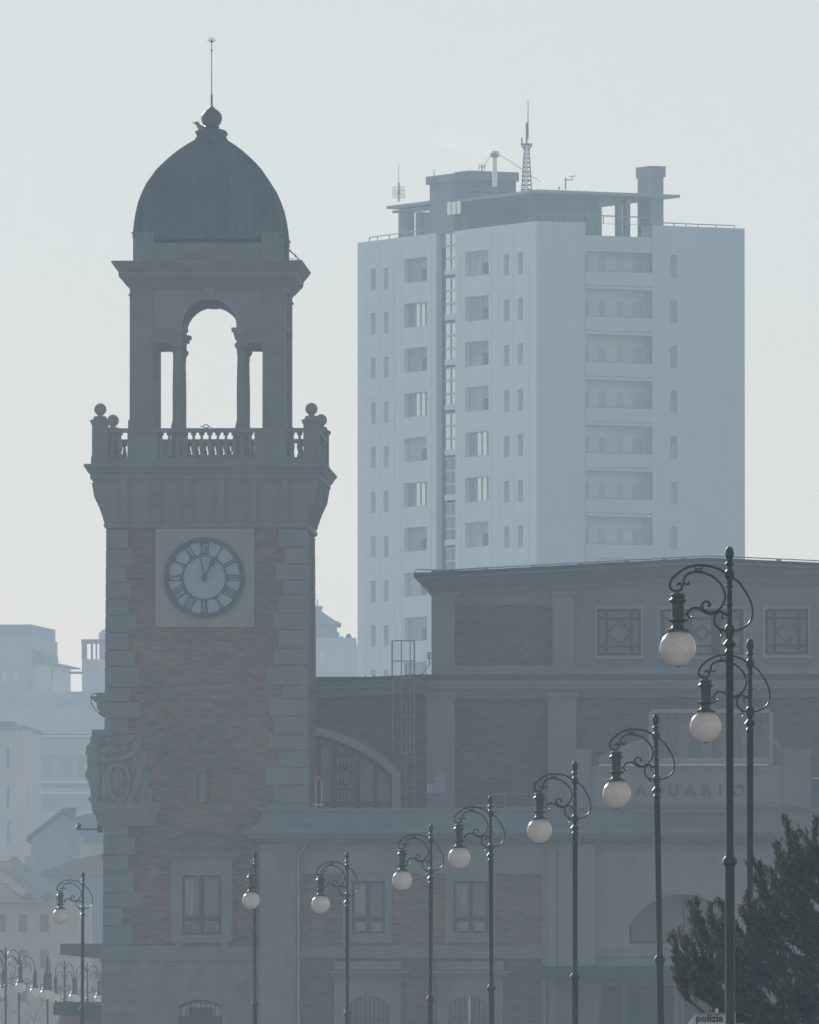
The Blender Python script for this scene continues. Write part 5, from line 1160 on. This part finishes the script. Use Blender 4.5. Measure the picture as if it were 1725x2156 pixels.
    for u in (675, 712): b = MB(); F.box(b, u, u+6, 1372, 1390, -.03, .1); b.build('window', HR_B, T, F)
    b = MB(); F.box(b, 600, 750, 1343, 1358, .3, 13); b.build('terrace', PALEB, T, F)
    rnd = random.Random(3)
    for i, (u, v, r, lab) in enumerate(((734, 1340, 7, 'round hazy shrub on the far roof terrace beside the apartment tower'), (719, 1345, 4, 'tiny hazy shrub on the far roof terrace nearer the domed house'))):
        c = F.M @ F.pt(u, v, 3); M = Matrix.Translation((c.x, c.y, F.pt(u, 1350, 3).z)); b = MB()
        for k in range(500):
            a, t, q = rnd.uniform(0, 6.28), math.acos(rnd.uniform(-1, 1)), rnd.random()**.4; s = .12
            hgt = rnd.uniform(-1, 1.3); x, y, z = r*.035*q*math.cos(a)*(1.3-hgt*.6), r*.035*q*math.sin(a), (hgt+.9)*r*.04
            b.add([(x-s, y, z-s), (x+s, y+s, z), (x, y-s, z+s)], [(0,1,2)])
        o = b.build('shrub', mat('dull_leaves', (.07, .09, .06), .8, .2, 3)); o.matrix_world = M; tag(o, lab, 'shrub', 'shrubs on the far terrace')
        b = MB(); b.tube([(0,0,-.3), (0,0,.2)], .06, 5); b.build('stem', BARK, o)
town()

# ================================================================== street lamps
K = 0.000967                       # metres per unit of the traced profile
def lamp_proto():
    M = Matrix.Translation((0, 60, 0)); H = 9.34
    T = thing('street_lamp', '', 'street lamp', M)
    zz = lambda y: H - (y-40)*K
    xx = lambda x: (x-1160)*K
    pole = [(1,40),(30,50),(48,80),(56,120),(56,155),(48,185),(36,205),(40,215),(34,235),(62,265),(60,272),(32,292),(34,335),(48,350),(64,385),(64,425),(50,455),(32,480),(34,535),(56,550),(34,570),(33,640),(38,655),(33,670),(34,765),(60,782),(36,800),(34,1040),(60,1070),(66,1130),(48,1180),(36,1230),(86,1290),(60,1312),(42,1350),(62,1388),(50,1412),(50,3850),(56,3980),(62,4000),(94,4040),(94,4085),(66,4115),(62,4130),(64,7600),(90,7660),(90,7720),(80,7760),(110,7900),(125,8600),(170,8700),(170,8800),(230,9000),(230,9640),(260,9660),(260,9690)]
    b = MB(); b.lathe([(r*K, zz(y)) for r, y in pole[::-1]], n=20); b.build('pole', IRON, T)
    def cv(pts, r=15):
        pts = [(xx(x), 0, zz(y)) for x, y in pts]; out = []
        for i in range(len(pts)-1):     # Catmull-Rom
            p0, p1, p2, p3 = (Vector(pts[max(i-1, 0)]), Vector(pts[i]), Vector(pts[i+1]), Vector(pts[min(i+2, len(pts)-1)]))
            for t in (0, .33, .67):
                out.append(.5*((2*p1)+(-p0+p2)*t+(2*p0-5*p1+4*p2-p3)*t*t+(-p0+3*p1-3*p2+p3)*t**3))
        out.append(Vector(pts[-1])); return out, r*K
    b = MB()
    def add(pts, r=15): o_, rr = cv(pts, r); b.tube(o_, rr, 7)
    add([(1110,385),(1050,345),(980,315),(900,295),(800,285),(720,288),(650,303),(570,338),(490,398),(430,455),(402,520),(405,570),(440,605),(490,612),(530,600),(552,570),(545,530),(520,515),(500,530),(505,545)], 16)
    add([(555,560),(575,520),(600,520),(625,532),(645,510),(625,495)], 12)
    add([(575,515),(580,455),(615,405),(680,375),(760,370),(850,385),(940,425),(1020,490),(1070,560),(1100,640),(1105,700),(1078,780),(1030,842),(970,882),(910,888),(850,865),(815,820),(812,780),(840,750),(880,748),(910,775),(905,805),(880,800)], 15)
    add([(1000,885),(950,905),(890,905),(820,870),(760,830),(690,828),(650,858),(620,900),(588,915)], 15)
    add([(618,905),(640,945),(668,955),(685,935)], 12); add([(770,825),(785,815),(800,818)], 14)
    add([(1130,925),(1100,900),(1060,880),(1010,882),(975,930),(965,990),(985,1050),(1020,1085),(1070,1110),(1130,1120)], 15)
    add([(1130,905),(1090,895),(1068,925),(1065,955),(1085,965)], 13)
    add([(1020,1085),(1050,1140),(1065,1165),(1050,1190)], 12)
    for pts in (((720,328),(810,328)), ((720,352),(810,352)), ((722,300),(722,370)), ((808,300),(808,370))): b.tube([(xx(x), 0, zz(y)) for x, y in pts], 8*K, 5)
    b.build('scroll_arm', IRON, T)
    b = MB(); add([(1205,445),(1280,500),(1350,600),(1412,705),(1448,820),(1450,920),(1420,1010),(1350,1072),(1280,1102),(1190,1118)], 15); b.build('rear_bow', IRON, T)
    b = MB(); L0 = [(18,612),(18,632),(70,638),(98,660),(98,676),(82,690),(88,702),(118,730),(118,740),(84,765),(80,800),(78,960),(140,976),(140,984),(104,1003),(76,1020),(74,1058),(88,1082),(156,1108),(156,1124),(130,1132)]
    b.lathe([(r*K, zz(y)) for r, y in L0[::-1]], (xx(500), 0, 0), 22); hd = b.build('lamp_housing', IRON2, T)
    b = MB(); r = 233; pr = []
    for i in range(25):
        t = math.pi*(i/24)*.87 ; pr.append((max(r*math.sin(math.pi-t if False else t)*K, 1e-4), -r*math.cos(t)*K))
    b.lathe(pr, (0, 0, 0), 32); gl = b.build('globe', GLOBE, T); gl.location = (xx(500), 0, zz(1340))
    b = MB(); b.lathe([(8*K, zz(1585)), (34*K, zz(1576)), (36*K, zz(1566))], (xx(500), 0, 0), 14); b.build('globe_cap', IRON, T)
    return T
LP = lamp_proto()
GRP = 'ornate street lamps in a receding row'
# x of pole, y of top, globe diameter px, rotation, lean, label
LA = [(1536.5, 1150, 77, 0, 0, 'nearest and largest street lamp, its thick dark pole standing in front of the pine'),
      (1580, 1345, 66.5, 0, .1, 'second-largest street lamp, partly hidden behind the nearest pole, pine over its foot'),
      (1381, 1503, 60, 0, -.9, 'leaning street lamp whose globe hangs just left of the entrance lettering'),
      (1211, 1602, 52.8, 0, 0, 'street lamp whose globe hangs just below the terrace edge, right of the terrace railing'),
      (1033, 1675, 47, 0, -.25, 'street lamp standing in front of the right-hand curtained window, finial touching the terrace'),
      (908, 1735, 42.8, 0, .25, 'street lamp standing on the brick between the two curtained windows of the hall'),
      (731, 1794, 39.5, 0, -.1, 'street lamp whose pole crosses the left-hand curtained window of the hall'),
      (537, 1793, 37.2, 82, .0, 'street lamp turned head-on, its globe hanging in line with its pole at the tower corner'),
      (175, 1836, 33.5, 0, .3, 'lone street lamp standing free of the buildings left of the clock tower')]
for i, (u, v, g, rot, lean, lab) in enumerate(LA):
    Y = FPX*.4506/g; top = P(u, v, Y); 
    rot += (0, 3, -4, 2, -2, 5, -3, 0, 4)[i]
    M = Matrix.Translation((top.x-9.34*math.sin(R(lean)), top.y, top.z-9.34)) @ Matrix.Rotation(R(lean), 4, 'Y') @ Matrix.Rotation(R(rot), 4, 'Z')
    if i == 0: LP.matrix_world = M; o = LP
    else: o = copy_tree(LP, M)
    ROOTM[o.name] = M; tag(o, lab, 'street lamp', GRP)

# twin-armed lamps far left
def twin_proto():
    T = thing('twin_lamp', '', 'street lamp', Matrix.Translation((0, 70, 0)))
    s = 1/51.0; H = 9.0
    b = MB(); b.lathe([(.14, 0), (.14, 1), (.07, 1.1), (.06, 5), (.09, 5.1), (.09, 5.2), (.05, 5.3), (.05, H-1.6), (.1, H-1.55), (.05, H-1.5), (.045, H-.5), (.03, H)], n=12); b.build('pole', IRON, T)
    for sg in (-1, 1):
        b = MB(); r = .30
        cx_ = .33
        arc = [(sg*(cx_ - cx_*math.cos(math.pi*t/12)), 0, H-.62+.5*math.sin(math.pi*t/12)) for t in range(13)]; b.tube(arc, .022, 6)
        arc = [(sg*(cx_ - .2*math.cos(math.pi*t/12)), 0, H-.75+.3*math.sin(math.pi*t/12)) for t in range(13)]; b.tube(arc, .016, 6)
        arc = [(sg*(.3+.13*math.cos(t*.55)*(1-t/18)), 0, H-1.15+.13*math.sin(t*.55)*(1-t/18)) for t in range(15)]; b.tube(arc, .016, 5)
        b.tube([(0, 0, H-1.3), (sg*.3, 0, H-1.28), (sg*.6, 0, H-1.15)], .018, 5); b.build('scroll_arm', IRON, T)
        b = MB(); x = sg*.66; b.lathe([(.13, H-1.42), (.15, H-1.38), (.09, H-1.3), (.075, H-.85), (.1, H-.8), (.05, H-.7), (.02, H-.6)], (x, 0, 0), 12); b.build('lamp_housing', IRON2, T)
        b = MB(); b.ball((0, 0, 0), .2275, 20, 14); g = b.build('globe', GLOBE, T); g.location = (x, 0, H-1.62)
    return T
TP = twin_proto()
TL = [(12, 1994, 560, 28, 'far twin-armed lamp cut by the left edge, tallest of the distant cluster'),
      (40, 2007, 575, 12, 'far twin-armed lamp second from the left edge of the distant cluster'),
      (100, 2013, 585, 83, 'far twin-armed lamp seen end-on with its two globes nearly in line'),
      (136, 2023, 600, 55, 'far twin-armed lamp just left of the lone nearer lamp post'),
      (184, 2028, 620, 40, 'far twin-armed lamp between the lone lamp post and the clock tower base')]
for i, (u, v, Y, rot, lab) in enumerate(TL):
    top = P(u, v, Y); M = Matrix.Translation((top.x, top.y, top.z-9.0)) @ Matrix.Rotation(R(rot), 4, 'Z')
    if i == 0: TP.matrix_world = M; o = TP
    else: o = copy_tree(TP, M)
    ROOTM[o.name] = M; tag(o, lab, 'street lamp', 'distant twin-armed lamps')

# ================================================================== trees
def bare_tree(u, Y, h, seed, lab):
    rnd = random.Random(seed); p = P(u, 2450, Y); M = Matrix.Translation((p.x, p.y, 0))
    b = MB(); tr = MB()
    def grow(mb, p, d, L, r, lv):
        n = 4; pts = [p]; 
        for i in range(n):
            d = (d + Vector((rnd.uniform(-.18, .18), rnd.uniform(-.18, .18), rnd.uniform(-.05, .12)))).normalized(); p = p + d*L/n; pts.append(p)
        mb.tube(pts, r, 5 if r > .04 else 3, r2=r*.6, sm=False)
        if lv == 0: return
        for k in range(rnd.choice((2, 3, 3))):
            a = rnd.uniform(0, 6.28); side = Vector((math.cos(a), math.sin(a), rnd.uniform(.1, .9))); nd = (d*.75 + side*.75).normalized()
            grow(b, pts[rnd.choice((2, 3, 4))], nd, L*rnd.uniform(.6, .8), r*.58, lv-1)
    grow(tr, Vector((0, 0, 0)), Vector((0, 0, 1)), h*.36, .16, 5)
    e = thing('bare_tree', lab, 'tree', M, 'bare winter trees in front of the ochre house')
    tr.build('trunk', BARK, e); b.build('crown', BARK, e)
bare_tree(20, 765, 14, 11, 'leafless tree at the far left edge in front of the ochre house')
bare_tree(75, 770, 14.5, 12, 'leafless tree in the middle of the ochre house front')
bare_tree(140, 760, 12, 15, 'leafless tree right of the ochre house beside the awnings')

def evergreen(u, Y, lab, w, h, seed):
    rnd = random.Random(seed); p = P(u, 2450, Y); e = thing('evergreen_bush', lab, 'bush', Matrix.Translation((p.x, p.y, 0)), 'evergreen bushes behind the distant lamps'); b = MB()
    for k in range(2500):
        a, q = rnd.uniform(0, 6.28), rnd.random()**.5; z = rnd.uniform(.5, 1)*h; rr = w*q*math.sqrt(max(0, 1-((z/h-.55)/.47)**2)) ; s = .12
        x, y = rr*math.cos(a), rr*math.sin(a); b.add([(x-s, y, z-s*.5), (x+s, y+s, z), (x, y-s, z+s)], [(0,1,2)])
    b.build('crown', mat('laurel_leaves', (.05, .08, .03), .7, .3, 1), e); b = MB(); b.tube([(0,0,0), (0,0,h*.7)], .12, 6); b.build('trunk', BARK, e)
evergreen(22, 740, 'low green bush at the bottom left corner behind the distant lamps', 1.3, 8.6, 1)
evergreen(52, 750, 'smaller green bush behind the second distant lamp', .9, 9.0, 2)

def pine():
    Y = 187.0; rnd = random.Random(21)
    base = P(1790, 2450, Y); M = Matrix.Translation((base.x, base.y, 0)); s = Y/FPX
    T = thing('pine_tree', 'dark bristly pine with upswept needle tufts at the lower right behind the nearest lamp pole', 'pine tree', M)
    L = lambda u, v, dy=0: Vector((P(u, v, Y).x-base.x, dy, P(u, v, Y).z))
    tr = MB(); tr.tube([(0,0,0), (.05,.0,1.2), (-.05,.05,2.6), (.0,0,4.2), (.02,0,5.8), (0,0,6.6)], [.2,.17,.14,.1,.05,.02], 10); tr.build('trunk', BARK, T)
    br = MB(); nd = MB()
    def tuft(c, d, ln, n):
        d = d.normalized(); a = d.orthogonal().normalized(); bb = d.cross(a)
        for k in range(n):
            an = rnd.uniform(0, 6.28); sp = rnd.uniform(.25, .95); v = (d + (a*math.cos(an)+bb*math.sin(an))*sp + Vector((0, 0, .25))).normalized()
            l = ln*rnd.uniform(.7, 1.15); q = c - d*rnd.uniform(0, .10); w_ = v.cross(Vector((rnd.uniform(-1,1), rnd.uniform(-1,1), rnd.uniform(-1,1)))).normalized()*.0052
            m_ = q + v*l*.55; e = q + v*l + Vector((0,0,-.01)); nd.add([tuple(q-w_), tuple(q+w_), tuple(m_+w_), tuple(m_-w_), tuple(e)], [(0,1,2,3), (3,2,4)])
    # shoots: upswept needle brushes with a rounded, bushy tip
    def shoot(tip, root, dens=1.0, rad=.16):
        ln = (tip-root).length; n = max(4, int(ln/.045)); pts = []
        side = Vector((rnd.uniform(-.08, .08), rnd.uniform(-.08, .08), -.10*ln))
        for i in range(n+1):
            f = i/n; pts.append(root.lerp(tip, f) + side*math.sin(f*math.pi))
        br.tube(pts[::2] + [pts[-1]], .014, 5, r2=.005, sm=False)
        for i in range(n):
            f = i/n
            if f < .35: continue
            d = (pts[i+1]-pts[i]).normalized()
            for k in range(int(3*dens+rnd.random())):
                off = Vector((rnd.gauss(0, 1), rnd.gauss(0, 1), rnd.gauss(0, .6)))*rad*.2*(.6+.5*f)
                tuft(pts[i]+off, d*1.3+off.normalized()*.55+Vector((0, 0, .35)), .085, 12)
        for _ in range(6): tuft(pts[-1]+Vector((rnd.gauss(0,.03), rnd.gauss(0,.03), rnd.gauss(0,.03))), d+Vector((rnd.uniform(-.7,.7), rnd.uniform(-.7,.7), .7)), .075, 14)
    tips = [(1655,1722),(1718,1728),(1636,1772),(1664,1765),(1582,1802),(1601,1815),(1466,1892),(1452,1905),(1495,1905),(1518,1895),(1414,1968),(1432,1962),(1450,1975),(1500,1935),(1690,1748),(1560,1912),(1600,1852),(1622,1832),(1640,1800),
            (1420,1995),(1432,2020),(1450,2045),(1470,2070),(1492,2092),(1512,2100),(1486,1962),(1522,1962),(1550,1990),(1590,1905),(1620,1885),(1660,1830),(1700,1790),(1480,2015),(1745,1740),(1572,1880),(1545,1940)]
    for u, v in tips:
        dy = rnd.uniform(-.4, .4); tip = L(u, v, dy)
        ru = u + rnd.uniform(15, 50); rv = v + rnd.uniform(70, 110)
        if v > 2040: ru = u + rnd.uniform(40, 80); rv = v + rnd.uniform(15, 45)
        rt = L(ru, rv, dy*.6+rnd.uniform(-.1, .1)); shoot(tip, rt, 1.2)
        back = L(min(ru+rnd.uniform(60, 120), 1780), rv+rnd.uniform(20, 60), dy*.3); br.tube([rt, rt.lerp(back, .5)+Vector((0, 0, -.04)), back], .018, 5, r2=.026, sm=False)
        for k in range(2):
            t2 = L(u + rnd.uniform(4, 34), v + rnd.uniform(22, 60), dy+rnd.uniform(-.25, .25)); shoot(t2, L(ru+10, rv+15, dy*.6), .9)
    # filling shoots in the crown volume, both sides of the trunk
    def inside(u, v):
        lim = [(1715,1690),(1760,1660),(1800,1600),(1850,1590),(1900,1540),(1950,1470),(2000,1440),(2050,1465),(2100,1500),(2156,1530),(2300,1560)]
        for (v0, u0), (v1, u1) in zip(lim, lim[1:]):
            if v0 <= v <= v1: return u > u0 + (u1-u0)*(v-v0)/(v1-v0)+40
        return False
    for k in range(330):
        v = rnd.uniform(1750, 2250); u = rnd.uniform(1470, 1790)
        if not inside(u, v): continue
        dy = rnd.uniform(-1.0, 1.0); tip = L(u, v, dy); shoot(tip, L(u+rnd.uniform(20, 60), v+rnd.uniform(30, 90), dy*.7), .8)
    for k in range(170):                       # the half outside the picture
        v = rnd.uniform(1740, 2280); u = rnd.uniform(1780, 2100)
        if u-1790 > (v-1700)*.75: continue
        dy = rnd.uniform(-1.2, 1.2); shoot(L(u, v, dy), L(u-rnd.uniform(10, 60), v+rnd.uniform(30, 90), dy*.7), .6)
    for k in range(14):                        # limbs
        z = 1.5+k*.3; a = rnd.uniform(0, 6.28); l = 1.9-.09*k; br.tube([(0,0,z), (l*.5*math.cos(a), l*.5*math.sin(a), z+.15), (l*math.cos(a), l*math.sin(a), z+.55)], .045, 6, r2=.012, sm=False)
    for k in range(9):
        v = 1800+k*45; br.tube([L(1790, v+60), L(1700, v+40, .1), L(1600 if v > 1900 else 1680, v, .1)], .04, 6, r2=.012, sm=False)
    br.build('branch', BARK, T); nd.build('crown', NEEDLE, T)
pine()

# ================================================================== police board
def police():
    F = Frame(1500, 178, 4); T = thing('police_sign', 'white board lettered polizia with sloping left edge, at the bottom right behind the nearest lamp', 'sign', F.M)
    b = MB(); Q = [F.pt(u, v, 0) for u, v in ((1463,2136),(1546,2136),(1546,2200),(1447,2200),(1447,2157)) ]; b.prism([(q.x, q.z) for q in Q], 0, .35); b.build('board', WHITE, T, F)
    b = MB(); F.box(b, 1460, 1547, 2132.5, 2135.8, -.05, .4); b.build('top_rail', METAL, T, F)
    b = MB(); F.box(b, 1507, 1512, 2124, 2132.4, .1, .2); b.build('beacon', WHITE, T, F)
    for u in (1470, 1536): b = MB(); F.box(b, u, u+5, 2200, 2450+280, .1, .2); b.v = [(x, y, max(z, 0)) for x, y, z in b.v]; b.build('post', METAL, T, F)
    c = bpy.data.curves.new('txt', 'FONT'); c.body = 'polizia s'; c.size = 1; c.extrude = .01; c.offset = .02
    o = bpy.data.objects.new('tmp', c); COL.objects.link(o); bpy.context.view_layer.update(); me = bpy.data.meshes.new_from_object(o); bpy.data.objects.remove(o)
    xs = [v.co.x for v in me.vertices]; p = F.pt(1466, 2151.5, -.012); q = F.pt(1538, 2150, 0); sc = (q.x-p.x)/(max(xs)-min(xs)); 
    b = MB(); b.add([(p.x+(v.co.x-min(xs))*sc, -.012-v.co.z*.3, p.z+v.co.y*sc*.95) for v in me.vertices], [tuple(f.vertices) for f in me.polygons]); b.build('lettering', BLACKT, T, F)
police()

def smoke():
    m = bpy.data.materials.new('chimney_vapour'); m.use_nodes = True; t = m.node_tree; t.nodes.clear()
    o = t.nodes.new('ShaderNodeOutputMaterial'); v = t.nodes.new('ShaderNodeVolumePrincipled'); v.inputs['Color'].default_value = (1, .97, .93, 1); v.inputs['Density'].default_value = .025; v.inputs['Anisotropy'].default_value = .5
    t.links.new(v.outputs[0], o.inputs['Volume']); rnd = random.Random(8); b = MB()
    pts = [(1033,322,.3),(1026,318,.8),(1014,313,1.1),(1000,307,1.3),(986,304,1.3),(970,303,1.1),(954,298,1.3),(938,288,1.1),(922,280,.8),(905,272,.4)]
    q = [P(u, v_, 958+rnd.uniform(-1,1)) for u, v_, r in pts]; n = 14; vs = []; fs = []
    for i, (p, (u, v_, r)) in enumerate(zip(q, pts)):
        for k in range(n):
            a = 2*math.pi*k/n; rr = r*(1+rnd.uniform(-.3, .3)); vs.append((p.x+.3*rr*math.cos(a), p.y+rr*math.sin(a), p.z+rr*.6*math.cos(a)))
    for i in range(len(q)-1):
        for k in range(n): fs.append((i*n+k, i*n+(k+1) % n, (i+1)*n+(k+1) % n, (i+1)*n+k))
    fs += [tuple(range(n)), tuple(range((len(q)-1)*n, len(q)*n))]; b.add(vs, fs, True)
    ob = b.build('smoke', m); tag(ob, 'faint pale smoke drifting left from the steel flue of the apartment tower', 'smoke', None, 'stuff')
smoke()
haze()
